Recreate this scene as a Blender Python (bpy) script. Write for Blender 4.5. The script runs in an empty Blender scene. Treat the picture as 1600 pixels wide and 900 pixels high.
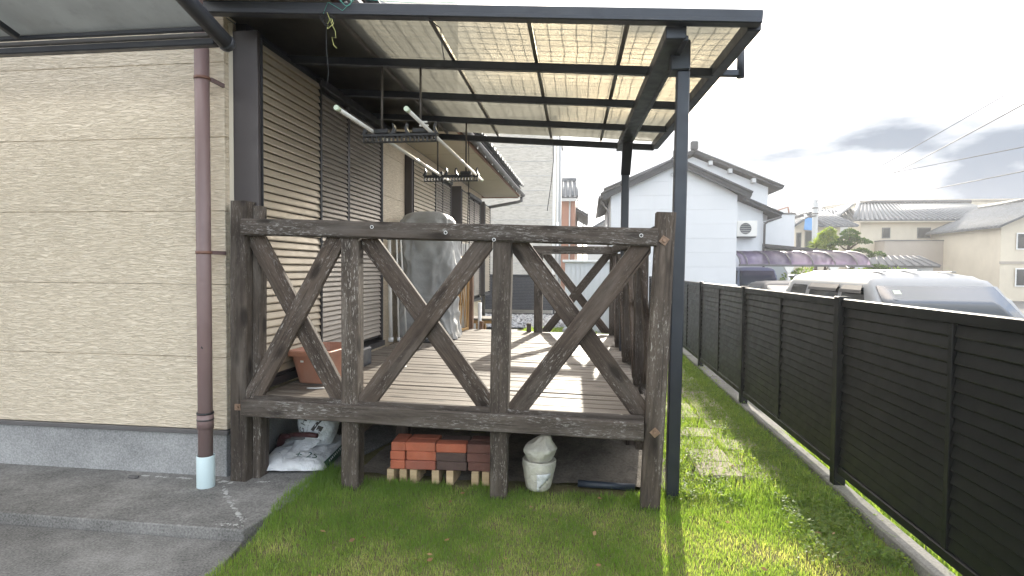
import bpy, bmesh, math, random
import numpy as np
from mathutils import Matrix, Vector, noise as mnoise
random.seed(7); rng = np.random.default_rng(7)
S = bpy.context.scene
COL = S.collection
R = math.radians

# ------------------------------------------------------------------ camera, sky, sun, exposure
cam_d = bpy.data.cameras.new('camera'); cam = bpy.data.objects.new('camera', cam_d); COL.objects.link(cam)
cam_d.sensor_fit = 'HORIZONTAL'; cam_d.sensor_width = 36.0; cam_d.lens = 900 / 1600 * 36.0
cam_d.clip_start = 0.05; cam_d.clip_end = 3000
cam.matrix_world = Matrix.Translation((0, 0, 1.4)) @ Matrix.Rotation(R(7.53), 4, 'Z') @ Matrix.Rotation(R(90 - 1.87), 4, 'X') @ Matrix.Rotation(R(0.45), 4, 'Z')
S.camera = cam
SUN_EL, SUN_AZ = 21.0, 6.6          # elevation; azimuth from +Y towards +X
wd = bpy.data.worlds.new('World'); S.world = wd; wd.use_nodes = True
def world_nodes():
    nt = wd.node_tree; n = nt.nodes; n.clear(); L = nt.links.new
    out = n.new('ShaderNodeOutputWorld'); bg = n.new('ShaderNodeBackground'); bg.inputs['Strength'].default_value = 0.15
    sky = n.new('ShaderNodeTexSky'); sky.sky_type = 'NISHITA'; sky.sun_disc = False
    sky.sun_elevation = R(SUN_EL); sky.sun_rotation = R(SUN_AZ); sky.air_density = 1.0; sky.dust_density = 3.0; sky.ozone_density = 1.2
    tc = n.new('ShaderNodeTexCoord'); mp = n.new('ShaderNodeMapping'); mp.inputs['Scale'].default_value = (1.0, 1.0, 3.2)
    mp.inputs['Location'].default_value = CLOUD_LOC
    nz = n.new('ShaderNodeTexNoise'); nz.inputs['Scale'].default_value = 1.25; nz.inputs['Detail'].default_value = 7; nz.inputs['Roughness'].default_value = 0.53
    nz.inputs['Distortion'].default_value = 0.25
    rp = n.new('ShaderNodeValToRGB'); rp.color_ramp.elements[0].position = 0.32; rp.color_ramp.elements[1].position = 0.50
    rp.color_ramp.interpolation = 'EASE'
    # sunlit cloud: white where the veil is thin, grey blue where the bank is thick
    rp2 = n.new('ShaderNodeValToRGB'); rp2.color_ramp.elements[0].position = 0.41; rp2.color_ramp.elements[1].position = 0.67
    rp2.color_ramp.elements[0].color = (1, 1, 1, 1); rp2.color_ramp.elements[1].color = (0.060, 0.075, 0.102, 1)
    hsv = n.new('ShaderNodeRGB'); hsv.outputs[0].default_value = (CLOUD_V, CLOUD_V * 0.985, CLOUD_V * 0.96, 1)
    mul = n.new('ShaderNodeMix'); mul.data_type = 'RGBA'; mul.blend_type = 'MULTIPLY'; mul.inputs['Factor'].default_value = 1.0
    mix = n.new('ShaderNodeMix'); mix.data_type = 'RGBA'
    L(tc.outputs['Generated'], mp.inputs['Vector']); L(mp.outputs['Vector'], nz.inputs['Vector'])
    L(nz.outputs['Fac'], rp.inputs['Fac']); L(nz.outputs['Fac'], rp2.inputs['Fac'])
    L(hsv.outputs['Color'], mul.inputs['A']); L(rp2.outputs['Color'], mul.inputs['B'])
    L(rp.outputs['Color'], mix.inputs['Factor']); L(sky.outputs['Color'], mix.inputs['A']); L(mul.outputs['Result'], mix.inputs['B'])
    L(mix.outputs['Result'], bg.inputs['Color']); L(bg.outputs['Background'], out.inputs['Surface'])
CLOUD_LOC = (3.1, 2.2, 0.76); CLOUD_V = 6.0
world_nodes()
sun_d = bpy.data.lights.new('sun', 'SUN'); sun = bpy.data.objects.new('sun', sun_d); COL.objects.link(sun)
sun_d.energy = 2.1; sun_d.angle = R(0.6); sun_d.color = (1.0, 0.93, 0.80)
sdir = Vector((math.sin(R(SUN_AZ)) * math.cos(R(SUN_EL)), math.cos(R(SUN_AZ)) * math.cos(R(SUN_EL)), math.sin(R(SUN_EL))))
sun.rotation_euler = sdir.to_track_quat('Z', 'Y').to_euler(); sun.location = (0, 0, 30)
S.view_settings.view_transform = 'Standard'; S.view_settings.look = 'None'; S.view_settings.gamma = 1.0
S.view_settings.use_curve_mapping = False; S.view_settings.exposure = 2.38
S.render.engine = 'CYCLES'
S.cycles.max_bounces = 10; S.cycles.transparent_max_bounces = 16

# ------------------------------------------------------------------ helpers
def wm(o):
    return (wm(o.parent) @ o.matrix_parent_inverse if o.parent else Matrix()) @ o.matrix_basis
def attach(o, p):
    if p is not None:
        o.parent = p; o.matrix_parent_inverse = wm(p).inverted()
    return o
def link(name, me, mat=None, parent=None, M=None):
    o = bpy.data.objects.new(name, me); COL.objects.link(o)
    if M is not None: o.matrix_basis = M
    if mat is not None and len(me.materials) == 0: me.materials.append(mat)
    return attach(o, parent)
def share(name, me, parent, loc, rot=None):
    M = Matrix.Translation(loc)
    if rot is not None: M = M @ rot
    return link(name, me, None, parent, M)
def tag(o, label=None, cat=None, group=None, kind=None):
    if label: o['label'] = label
    if cat: o['category'] = cat
    if group: o['group'] = group
    if kind: o['kind'] = kind
    return o
def thing(name, label, cat, loc=(0, 0, 0), group=None):
    o = bpy.data.objects.new(name, None); COL.objects.link(o); o.location = loc; o.empty_display_size = 0.1
    return tag(o, label, cat, group)
def bm_mesh(bm, smooth=False):
    me = bpy.data.meshes.new('m'); bm.normal_update(); bm.to_mesh(me); bm.free()
    if smooth:
        for p in me.polygons: p.use_smooth = True
    return me
def pyd(verts, faces, smooth=False):
    me = bpy.data.meshes.new('m'); me.from_pydata([tuple(v) for v in verts], [], faces); me.update()
    if smooth:
        for p in me.polygons: p.use_smooth = True
    return me
def box_bm(bm, sx, sy, sz, c=(0, 0, 0), bev=0.0, M=None):
    r = bmesh.ops.create_cube(bm, size=1.0)
    vs = r['verts']
    for v in vs: v.co = Vector((v.co.x * sx + c[0], v.co.y * sy + c[1], v.co.z * sz + c[2]))
    if bev > 0:
        es = list({e for v in vs for e in v.link_edges})
        r2 = bmesh.ops.bevel(bm, geom=es, offset=bev, segments=1, affect='EDGES', profile=0.5)
        vs = list({v for f in r2['faces'] for v in f.verts} | {v for v in vs if v.is_valid})
    if M is not None:
        for v in vs: v.co = M @ v.co
    return vs
def box_me(sx, sy, sz, bev=0.0):
    bm = bmesh.new(); box_bm(bm, sx, sy, sz, bev=bev); return bm_mesh(bm)
def box(name, x0, x1, y0, y1, z0, z1, mat, parent=None, bev=0.0):
    me = box_me(abs(x1 - x0), abs(y1 - y0), abs(z1 - z0), bev)
    return link(name, me, mat, parent, Matrix.Translation(((x0 + x1) / 2, (y0 + y1) / 2, (z0 + z1) / 2)))
def frame_to(p0, p1, up=(0, 0, 1)):
    p0 = Vector(p0); p1 = Vector(p1); x = (p1 - p0).normalized(); u = Vector(up)
    if abs(x.dot(u)) > 0.98: u = Vector((0, 1, 0))
    y = u.cross(x).normalized(); z = x.cross(y)
    M = Matrix((x, y, z)).transposed().to_4x4(); M.translation = (p0 + p1) / 2
    return M, (p1 - p0).length
def beam(name, p0, p1, w, h, mat, parent=None, bev=0.004, up=(0, 0, 1), warp=0.0):
    M, L = frame_to(p0, p1, up)
    bm = bmesh.new()
    if warp > 0:
        n = max(2, int(L / 0.18)); 
        prof = [(-w/2+bev, -h/2), (w/2-bev, -h/2), (w/2, -h/2+bev), (w/2, h/2-bev), (w/2-bev, h/2), (-w/2+bev, h/2), (-w/2, h/2-bev), (-w/2, -h/2+bev)]
        rows = []; sd = random.uniform(0, 100)
        for i in range(n + 1):
            t = i / n; row = []
            for k, (a, b) in enumerate(prof):
                d = mnoise.noise(Vector((t * L * 2.3 + sd, k * 0.9, sd))) * warp
                e = mnoise.noise(Vector((t * L * 1.1 + sd, 7.7, sd))) * warp * 0.8
                row.append(bm.verts.new((-L / 2 + t * L, a * (1 + d / w) + e, b * (1 + d / h) + e * 0.6)))
            rows.append(row)
        for i in range(n):
            for k in range(8):
                bm.faces.new((rows[i][k], rows[i + 1][k], rows[i + 1][(k + 1) % 8], rows[i][(k + 1) % 8]))
        bm.faces.new(rows[0]); bm.faces.new(list(reversed(rows[-1])))
        bmesh.ops.recalc_face_normals(bm, faces=bm.faces[:])
    else:
        box_bm(bm, L, w, h, bev=bev)
    return link(name, bm_mesh(bm), mat, parent, M)
def tube_bm(bm, pts, r, n=10, caps=True, radii=None):
    pts = [Vector(p) for p in pts]; rows = []; prev = None
    for i, p in enumerate(pts):
        t = (pts[min(i + 1, len(pts) - 1)] - pts[max(i - 1, 0)]).normalized()
        if prev is None:
            a = Vector((0, 0, 1)) if abs(t.z) < 0.9 else Vector((1, 0, 0))
            u = t.cross(a).normalized()
        else:
            u = (prev - t * prev.dot(t)).normalized()
        prev = u; v = t.cross(u); rr = radii[i] if radii else r
        rows.append([bm.verts.new(p + (u * math.cos(2 * math.pi * k / n) + v * math.sin(2 * math.pi * k / n)) * rr) for k in range(n)])
    for i in range(len(rows) - 1):
        for k in range(n):
            f = bm.faces.new((rows[i][k], rows[i][(k + 1) % n], rows[i + 1][(k + 1) % n], rows[i + 1][k])); f.smooth = True
    if caps:
        bm.faces.new(list(reversed(rows[0]))); bm.faces.new(rows[-1])
def tube(name, pts, r, mat, parent=None, n=10, radii=None, caps=True):
    o = Vector(pts[0]); bm = bmesh.new(); tube_bm(bm, [Vector(p) - o for p in pts], r, n, caps, radii)
    bmesh.ops.recalc_face_normals(bm, faces=bm.faces[:])
    me = bm_mesh(bm)
    return link(name, me, mat, parent, Matrix.Translation(o))
def prism_bm(bm, poly, axis, a, b):
    # extrude a polygon of (u, v) along an axis: 'x' -> (a, u, v), 'y' -> (u, a, v), 'z' -> (u, v, a)
    f = {'x': lambda u, v, t: (t, u, v), 'y': lambda u, v, t: (u, t, v), 'z': lambda u, v, t: (u, v, t)}[axis]
    A = [bm.verts.new(f(u, v, a)) for u, v in poly]; B = [bm.verts.new(f(u, v, b)) for u, v in poly]; n = len(poly)
    fs = [bm.faces.new(A), bm.faces.new(list(reversed(B)))]
    for i in range(n): fs.append(bm.faces.new((A[i], B[i], B[(i + 1) % n], A[(i + 1) % n])))
    bmesh.ops.recalc_face_normals(bm, faces=fs)
def prism_me(poly, axis, a, b, bev=0.0):
    bm = bmesh.new(); prism_bm(bm, poly, axis, a, b)
    if bev > 0: bmesh.ops.bevel(bm, geom=bm.edges[:], offset=bev, segments=1, affect='EDGES', profile=0.5)
    return bm_mesh(bm)
def prism(name, poly, axis, a, b, mat, parent=None, bev=0.0):
    return link(name, prism_me(poly, axis, a, b, bev), mat, parent)
def lathe_me(prof, n=16):
    V = []; F = []
    for (r, z) in prof:
        for k in range(n): V.append((r * math.cos(2 * math.pi * k / n), r * math.sin(2 * math.pi * k / n), z))
    for i in range(len(prof) - 1):
        for k in range(n): F.append((i * n + k, i * n + (k + 1) % n, (i + 1) * n + (k + 1) % n, (i + 1) * n + k))
    return pyd(V, F, True)
def clip_poly(poly, u0, u1, v0, v1):
    def cut(ps, ins, inter):
        out = []
        for i, p in enumerate(ps):
            q = ps[(i + 1) % len(ps)]
            if ins(p): out.append(p)
            if ins(p) != ins(q): out.append(inter(p, q))
        return out
    def iu(c): return lambda p, q: (c, p[1] + (q[1] - p[1]) * (c - p[0]) / (q[0] - p[0]))
    def iv(c): return lambda p, q: (p[0] + (q[0] - p[0]) * (c - p[1]) / (q[1] - p[1]), c)
    poly = cut(poly, lambda p: p[0] >= u0, iu(u0)); poly = cut(poly, lambda p: p[0] <= u1, iu(u1))
    poly = cut(poly, lambda p: p[1] >= v0, iv(v0)); poly = cut(poly, lambda p: p[1] <= v1, iv(v1))
    return poly
def brace(name, a, b, w, n0, n1, clip, mat, parent, plane='xz', sub=True):
    """diagonal board from a to b in a vertical plane, its ends cut to the clip rectangle; n0..n1 its extent along the normal"""
    ang = math.atan2(b[1] - a[1], b[0] - a[0]); c, s = math.cos(ang), math.sin(ang)
    L = math.hypot(b[0] - a[0], b[1] - a[1]); e = w * 1.2
    mid = ((a[0] + b[0]) / 2, (a[1] + b[1]) / 2)
    loc = [(-L / 2 - e, -w / 2), (L / 2 + e, -w / 2), (L / 2 + e, w / 2), (-L / 2 - e, w / 2)]
    P = clip_poly([(mid[0] + c * u - s * v, mid[1] + s * u + c * v) for u, v in loc], *clip)
    Q = [(c * (u - mid[0]) + s * (v - mid[1]), -s * (u - mid[0]) + c * (v - mid[1])) for u, v in P]
    t = abs(n1 - n0); bm = bmesh.new(); prism_bm(bm, Q, 'y', -t / 2, t / 2)
    bmesh.ops.bevel(bm, geom=bm.edges[:], offset=0.004, segments=1, affect='EDGES', profile=0.5)
    X = Vector((c, 0, s)) if plane == 'xz' else Vector((0, c, s)); Zv = Vector((-s, 0, c)) if plane == 'xz' else Vector((0, -s, c))
    Y = Zv.cross(X)
    M = Matrix((X, Y, Zv)).transposed().to_4x4()
    M.translation = (mid[0], (n0 + n1) / 2, mid[1]) if plane == 'xz' else ((n0 + n1) / 2, mid[0], mid[1])
    return link(name, bm_mesh(bm), mat, parent, M)
def big_mesh(V, F4, mat, tints=None):
    me = bpy.data.meshes.new('m'); nv = len(V); nf = len(F4); k = F4.shape[1]
    me.vertices.add(nv); me.vertices.foreach_set('co', np.ascontiguousarray(V, dtype=np.float32).ravel())
    me.loops.add(nf * k); me.loops.foreach_set('vertex_index', np.ascontiguousarray(F4, dtype=np.int32).ravel())
    me.polygons.add(nf); me.polygons.foreach_set('loop_start', np.arange(0, nf * k, k, dtype=np.int32))
    me.polygons.foreach_set('loop_total', np.full(nf, k, dtype=np.int32))
    if tints is not None:
        a = me.attributes.new('tint', 'FLOAT', 'POINT'); a.data.foreach_set('value', np.ascontiguousarray(tints, dtype=np.float32))
    me.update(calc_edges=True); me.materials.append(mat)
    return me
def text_me(txt, size, depth=0.0006):
    cu = bpy.data.curves.new('t', 'FONT'); cu.body = txt; cu.size = size; cu.align_x = 'CENTER'; cu.align_y = 'CENTER'; cu.resolution_u = 3
    o = bpy.data.objects.new('t', cu); COL.objects.link(o)
    me = bpy.data.meshes.new_from_object(o.evaluated_get(bpy.context.evaluated_depsgraph_get()))
    bpy.data.objects.remove(o); return me

# ------------------------------------------------------------------ materials
class MatB:
    def __init__(s, name):
        s.m = bpy.data.materials.new(name); s.m.use_nodes = True; s.nt = s.m.node_tree; s.n = s.nt.nodes; s.L = s.nt.links.new
        s.b = s.n['Principled BSDF']; s.out = s.n['Material Output']
    def node(s, t, **kw):
        nd = s.n.new(t)
        for k, v in kw.items(): setattr(nd, k, v)
        return nd
    def coords(s, scale=(1, 1, 1), kind='Object', rand=True):
        tc = s.node('ShaderNodeTexCoord'); mp = s.node('ShaderNodeMapping'); mp.inputs['Scale'].default_value = scale
        v = tc.outputs[kind]
        if kind == 'World':
            pass
        if rand:
            oi = s.node('ShaderNodeObjectInfo'); ml = s.node('ShaderNodeMath', operation='MULTIPLY'); ml.inputs[1].default_value = 37.0
            ad = s.node('ShaderNodeVectorMath', operation='ADD'); s.L(oi.outputs['Random'], ml.inputs[0]); s.L(v, ad.inputs[0]); s.L(ml.outputs[0], ad.inputs[1]); v = ad.outputs[0]
        s.L(v, mp.inputs['Vector']); return mp.outputs['Vector']
    def wcoords(s, scale=(1, 1, 1)):
        g = s.node('ShaderNodeNewGeometry'); mp = s.node('ShaderNodeMapping'); mp.inputs['Scale'].default_value = scale
        s.L(g.outputs['Position'], mp.inputs['Vector']); return mp.outputs['Vector']
    def noise(s, vec, scale=5, detail=4, rough=0.55, dist=0.0):
        nz = s.node('ShaderNodeTexNoise'); nz.inputs['Scale'].default_value = scale; nz.inputs['Detail'].default_value = detail
        nz.inputs['Roughness'].default_value = rough; nz.inputs['Distortion'].default_value = dist
        s.L(vec, nz.inputs['Vector']); return nz.outputs['Fac']
    def ramp(s, fac, stops, interp='LINEAR'):
        rp = s.node('ShaderNodeValToRGB'); cr = rp.color_ramp; cr.interpolation = interp
        while len(cr.elements) < len(stops): cr.elements.new(0.5)
        for e, (p, c) in zip(cr.elements, stops):
            e.position = p; e.color = (c, c, c, 1) if isinstance(c, (int, float)) else (*c, 1)
        s.L(fac, rp.inputs['Fac']); return rp.outputs['Color']
    def mix(s, fac, a, b, mode='MIX'):
        m = s.node('ShaderNodeMix', data_type='RGBA', blend_type=mode)
        for sock, v in (('Factor', fac), ('A', a), ('B', b)):
            if isinstance(v, (int, float)): m.inputs[sock].default_value = v if sock == 'Factor' else (v, v, v, 1)
            elif isinstance(v, tuple): m.inputs[sock].default_value = (*v, 1)
            else: s.L(v, m.inputs[sock])
        return m.outputs['Result']
    def bump(s, h, strength=0.3, dist=0.01, normal=None):
        b = s.node('ShaderNodeBump'); b.inputs['Strength'].default_value = strength; b.inputs['Distance'].default_value = dist
        s.L(h, b.inputs['Height'])
        if normal is not None: s.L(normal, b.inputs['Normal'])
        return b.outputs['Normal']
    def set(s, color=None, rough=None, metal=None, spec=None, normal=None, **kw):
        for k, v in (('Base Color', color), ('Roughness', rough), ('Metallic', metal), ('Specular IOR Level', spec), ('Normal', normal)):
            if v is None: continue
            if isinstance(v, (int, float)): s.b.inputs[k].default_value = v
            elif isinstance(v, tuple): s.b.inputs[k].default_value = (*v, 1)
            else: s.L(v, s.b.inputs[k])
        return s.m

def m_plain(name, col, rough=0.5, metal=0.0, var=0.12, scale=6.0, bump=0.0, dirt=None, spec=0.5):
    M = MatB(name); v = M.coords((1, 1, 1)); f = M.noise(v, scale, 5, 0.6)
    a = tuple(c * (1 - var) for c in col); b = tuple(min(1, c * (1 + var)) for c in col)
    c = M.ramp(f, [(0.3, a), (0.7, b)])
    if dirt:
        f2 = M.noise(M.coords((1, 1, 0.35)), scale * 0.7, 6, 0.65); c = M.mix(M.ramp(f2, [(0.5, 0.0), (0.75, 0.75)]), c, dirt)
    r = M.ramp(M.noise(v, scale * 3, 3), [(0.3, max(0, rough - 0.08)), (0.7, min(1, rough + 0.08))])
    nm = M.bump(M.noise(v, scale * 8, 4), bump, 0.004) if bump > 0 else None
    return M.set(c, r, metal, spec, nm)

def m_wood(name, dark, light, flake=(0.42, 0.41, 0.39), flake_amt=0.60, axis_scale=(1.6, 26, 26), rough=0.8, stain=None, knots=True):
    M = MatB(name); v = M.coords(axis_scale); big = M.coords((1.3, 3.0, 3.0))
    g = M.noise(v, 1.0, 8, 0.70, 0.8); bigf = M.noise(big, 1.6, 5, 0.65)
    c = M.ramp(g, [(0.34, dark), (0.50, tuple((a + b) / 2 for a, b in zip(dark, light))), (0.66, light)])
    c = M.mix(M.ramp(bigf, [(0.46, 0.0), (0.72, 0.8)]), c, tuple(x * 0.6 for x in dark) if stain is None else stain)
    wear = M.ramp(M.noise(M.coords((2.0, 9, 9)), 1.0, 6, 0.7), [(0.48, 0.0), (0.68, 0.42)])
    c = M.mix(wear, c, tuple(0.35 * a + 0.65 * b for a, b in zip(flake, light)))
    fv = M.coords((24, 120, 120)); fl = M.noise(fv, 1.0, 4, 0.75); patch = M.noise(M.coords((1.6, 5, 5)), 1.2, 5, 0.7)
    am = M.node('ShaderNodeMath', operation='MULTIPLY'); M.L(M.ramp(fl, [(flake_amt, 0.0), (flake_amt + 0.05, 1.0)]), am.inputs[0]); M.L(M.ramp(patch, [(0.45, 0.03), (0.62, 1.0)]), am.inputs[1])
    c = M.mix(am.outputs[0], c, flake)
    if knots:
        vo = M.node('ShaderNodeTexVoronoi'); vo.inputs['Scale'].default_value = 1.0; M.L(M.coords((2.6, 7.0, 7.0)), vo.inputs['Vector'])
        c = M.mix(M.ramp(vo.outputs['Distance'], [(0.10, 0.85), (0.22, 0.0)]), c, tuple(x * 0.35 for x in dark))
    oi = M.node('ShaderNodeObjectInfo'); c = M.mix(M.ramp(oi.outputs['Random'], [(0, 0.0), (1, 0.35)]), c, tuple(x * 0.6 for x in dark))
    crack = M.ramp(M.noise(M.coords((0.9, 48, 48)), 1.0, 3, 0.5), [(0.27, 0.0), (0.36, 1.0)])
    c = M.mix(crack, tuple(x * 0.25 for x in dark), c)
    h = M.mix(0.5, g, crack); nm = M.bump(h, 0.75, 0.008)
    return M.set(c, rough, 0, 0.25, nm)

MT = {}
MT['rail_wood'] = m_wood('weathered dark stained wood', (0.041, 0.032, 0.025), (0.127, 0.104, 0.087), (0.34, 0.325, 0.305), 0.545)
MT['brace_wood'] = m_wood('weathered brown stained wood', (0.041, 0.030, 0.023), (0.123, 0.093, 0.073), (0.32, 0.30, 0.275), 0.57)
MT['post_wood'] = m_wood('weathered stained post wood', (0.041, 0.032, 0.026), (0.127, 0.102, 0.082), (0.36, 0.335, 0.30), 0.56, (1.4, 22, 22))
MT['deck_wood'] = m_wood('bleached deck wood', (0.100, 0.082, 0.066), (0.235, 0.202, 0.167), (0.36, 0.33, 0.285), 0.60, (1.2, 30, 30), 0.62, (0.15, 0.12, 0.095))
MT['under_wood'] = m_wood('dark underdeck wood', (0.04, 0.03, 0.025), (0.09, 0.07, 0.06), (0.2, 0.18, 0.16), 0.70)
MT['brown_plank'] = m_wood('red brown plank wood', (0.10, 0.05, 0.03), (0.20, 0.105, 0.06), (0.3, 0.2, 0.14), 0.75)
MT['gold_wood'] = m_wood('golden pine wood', (0.30, 0.17, 0.06), (0.52, 0.32, 0.13), (0.6, 0.42, 0.2), 0.75, (1.6, 20, 20), 0.6, (0.33, 0.19, 0.08))
MT['pale_wood'] = m_wood('pale sawn wood', (0.36, 0.25, 0.14), (0.56, 0.42, 0.27), (0.66, 0.54, 0.38), 0.72, (1.6, 20, 20), 0.75, (0.36, 0.26, 0.16))

def m_siding(name, c0, c1, sc=(15.0, 15.0, 135.0), strength=0.8):
    M = MatB(name); v = M.wcoords(sc); h = M.noise(v, 1.0, 2, 0.5, 0.9)
    h2 = M.noise(M.wcoords((sc[0] * 4, sc[1] * 4, sc[2] * 1.3)), 1.0, 3, 0.6)
    hh = M.mix(0.25, M.ramp(h, [(0.36, 0.0), (0.62, 1.0)]), h2)
    c = M.ramp(hh, [(0.05, tuple(x * 0.80 for x in c0)), (0.3, c0), (0.9, c1)])
    dirt = M.noise(M.wcoords((1.5, 1.5, 0.5)), 1.2, 5, 0.65); c = M.mix(M.ramp(dirt, [(0.45, 0.0), (0.8, 0.25)]), c, tuple(x * 0.8 for x in c0))
    return M.set(c, 0.85, 0, 0.2, M.bump(hh, strength, 0.010))
MT['siding'] = m_siding('cream rock textured siding', (0.69, 0.59, 0.45), (0.77, 0.67, 0.53))
MT['siding_far'] = m_siding('pale beige fine siding', (0.48, 0.46, 0.42), (0.56, 0.54, 0.50), (5, 5, 30), 0.35)
MT['white_siding'] = m_plain('white siding', (0.60, 0.615, 0.635), 0.7, 0, 0.03, 0.8, 0.1, dirt=(0.53, 0.54, 0.55))
def m_concrete(name, c0, c1, stain, sc=3.0, bump=0.35):
    M = MatB(name); v = M.wcoords((1, 1, 1)); f = M.noise(v, sc, 8, 0.68); g = M.noise(v, 90, 3, 0.6); w = M.noise(v, 1.3, 5, 0.6, 0.4)
    c = M.ramp(f, [(0.3, c0), (0.7, c1)]); c = M.mix(M.ramp(w, [(0.42, 0.0), (0.68, 0.85)]), c, stain)
    c = M.mix(0.28, c, M.ramp(g, [(0.35, tuple(x * 0.4 for x in c0)), (0.65, tuple(min(1, x * 1.4) for x in c1))]))
    return M.set(c, 0.9, 0, 0.25, M.bump(M.mix(0.5, g, f), bump, 0.006))
MT['concrete'] = m_concrete('stained concrete', (0.085, 0.083, 0.080), (0.33, 0.32, 0.305), (0.07, 0.068, 0.064))
MT['foundation'] = m_concrete('grey mortar foundation', (0.27, 0.27, 0.27), (0.40, 0.40, 0.395), (0.15, 0.15, 0.15), 2.0, 0.15)
MT['kerb'] = m_concrete('mossy kerb concrete', (0.13, 0.125, 0.115), (0.23, 0.22, 0.20), (0.09, 0.095, 0.065), 5.0)
MT['paver'] = m_concrete('worn beige paver', (0.26, 0.225, 0.175), (0.40, 0.35, 0.28), (0.13, 0.12, 0.085), 6.0, 0.5)
MT['chalk'] = m_plain('white mortar residue', (0.42, 0.42, 0.405), 0.95, 0, 0.2, 20, 0.4)
def m_soil():
    M = MatB('soil and thatch'); v = M.wcoords(); f = M.noise(v, 4, 8, 0.7); g = M.noise(v, 60, 5, 0.7)
    c = M.ramp(f, [(0.3, (0.10, 0.105, 0.042)), (0.55, (0.20, 0.185, 0.085)), (0.75, (0.29, 0.26, 0.14))])
    c = M.mix(0.4, c, M.ramp(g, [(0.3, (0.03, 0.03, 0.015)), (0.7, (0.22, 0.19, 0.11))]))
    return M.set(c, 0.95, 0, 0.1, M.bump(g, 0.8, 0.02))
MT['soil'] = m_soil()
def m_dirt():
    M = MatB('dry grey dirt'); v = M.wcoords(); f = M.noise(v, 3.5, 8, 0.7, 0.5); g = M.noise(v, 55, 5, 0.7)
    c = M.ramp(f, [(0.32, (0.07, 0.062, 0.052)), (0.5, (0.17, 0.15, 0.125)), (0.72, (0.27, 0.235, 0.19))])
    c = M.mix(0.35, c, M.ramp(g, [(0.3, (0.05, 0.045, 0.04)), (0.7, (0.32, 0.29, 0.25))]))
    return M.set(c, 0.95, 0, 0.1, M.bump(g, 0.8, 0.02))
MT['dirt'] = m_dirt()
MT['asphalt'] = m_concrete('car park asphalt', (0.055, 0.055, 0.057), (0.10, 0.10, 0.10), (0.13, 0.125, 0.12), 2.0, 0.5)
MT['frame_brown'] = m_plain('dark brown aluminium', (0.050, 0.042, 0.042), 0.42, 0.0, 0.10, 3)
MT['frame_black'] = m_plain('black brown aluminium', (0.020, 0.019, 0.021), 0.4, 0.0, 0.15, 3)
MT['roof_metal'] = m_plain('blue black aluminium', (0.021, 0.025, 0.034), 0.42, 0.0, 0.18, 4, dirt=(0.042, 0.044, 0.048))
MT['rafter_metal'] = m_plain('brown grey aluminium', (0.085, 0.072, 0.062), 0.4, 0.2, 0.12, 4)
MT['fence_metal'] = m_plain('black green aluminium', (0.0036, 0.0048, 0.0054), 0.42, 0.0, 0.15, 3.5, dirt=(0.0105, 0.0112, 0.0112), spec=0.28)
def m_slat(name, col, rough=0.33):
    M = MatB(name); v = M.coords((1, 1, 1)); f = M.noise(M.coords((6, 0.7, 6)), 2.0, 4, 0.6)
    c = M.ramp(f, [(0.3, tuple(x * 0.86 for x in col)), (0.7, tuple(x * 1.1 for x in col))])
    return M.set(c, M.ramp(M.noise(v, 12, 4), [(0.3, rough - 0.05), (0.7, rough + 0.10)]), 0.35, 0.5)
MT['slat_box'] = m_slat('bronze beige shutter paint', (0.40, 0.34, 0.255))
MT['slat_door'] = m_slat('grey bronze shutter paint', (0.29, 0.255, 0.215), 0.36)
MT['pipe_brown'] = m_plain('red brown downpipe plastic', (0.190, 0.128, 0.122), 0.45, 0, 0.06, 2, dirt=(0.22, 0.165, 0.155))
MT['pipe_band'] = m_plain('copper brown band', (0.17, 0.085, 0.06), 0.5, 0, 0.1)
MT['pipe_pale'] = m_plain('pale blue plastic sleeve', (0.56, 0.68, 0.70), 0.45, 0, 0.04, 5, dirt=(0.45, 0.52, 0.52))
MT['white_pole'] = m_plain('white coated pole', (0.74, 0.73, 0.69), 0.35, 0, 0.05, 8, dirt=(0.55, 0.53, 0.47))
MT['white_paint'] = m_plain('white painted metal', (0.70, 0.70, 0.69), 0.5, 0, 0.06, 4)
MT['cap_green'] = m_plain('pale green cap', (0.52, 0.60, 0.46), 0.5, 0, 0.05)
MT['black_plastic'] = m_plain('black plastic', (0.018, 0.018, 0.019), 0.5, 0, 0.2, 8)
MT['wire_black'] = m_plain('black cord', (0.015, 0.015, 0.016), 0.7, 0, 0.1)
MT['cord_green'] = m_plain('teal cord', (0.10, 0.38, 0.30), 0.7, 0, 0.1)
MT['cord_yellow'] = m_plain('yellow green cord', (0.55, 0.55, 0.20), 0.7, 0, 0.1)
MT['soffit'] = m_plain('cream soffit board', (0.62, 0.56, 0.46), 0.8, 0, 0.04, 2)
MT['gutter'] = m_plain('grey brown gutter', (0.10, 0.095, 0.095), 0.45, 0, 0.1)
MT['fascia'] = m_plain('copper brown fascia', (0.32, 0.165, 0.11), 0.55, 0, 0.1)
MT['tile'] = m_plain('blue grey roof tile', (0.105, 0.115, 0.130), 0.68, 0, 0.2, 5)
MT['tile_dark'] = m_plain('dark roof tile', (0.06, 0.062, 0.068), 0.7, 0, 0.2, 3)
MT['orange_wall'] = m_plain('terracotta wall paint', (0.36, 0.19, 0.14), 0.8, 0, 0.08, 1)
MT['beige_wall'] = m_plain('beige stucco', (0.52, 0.465, 0.37), 0.9, 0, 0.07, 0.8, 0.2, dirt=(0.43, 0.38, 0.30))
MT['grey_wall'] = m_plain('grey stucco', (0.46, 0.47, 0.48), 0.85, 0, 0.05, 0.8)
MT['taupe_wall'] = m_plain('taupe stucco', (0.33, 0.29, 0.25), 0.85, 0, 0.05, 0.8)
MT['navy_metal'] = m_plain('navy black louvre metal', (0.012, 0.016, 0.026), 0.5, 0, 0.15)
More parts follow.
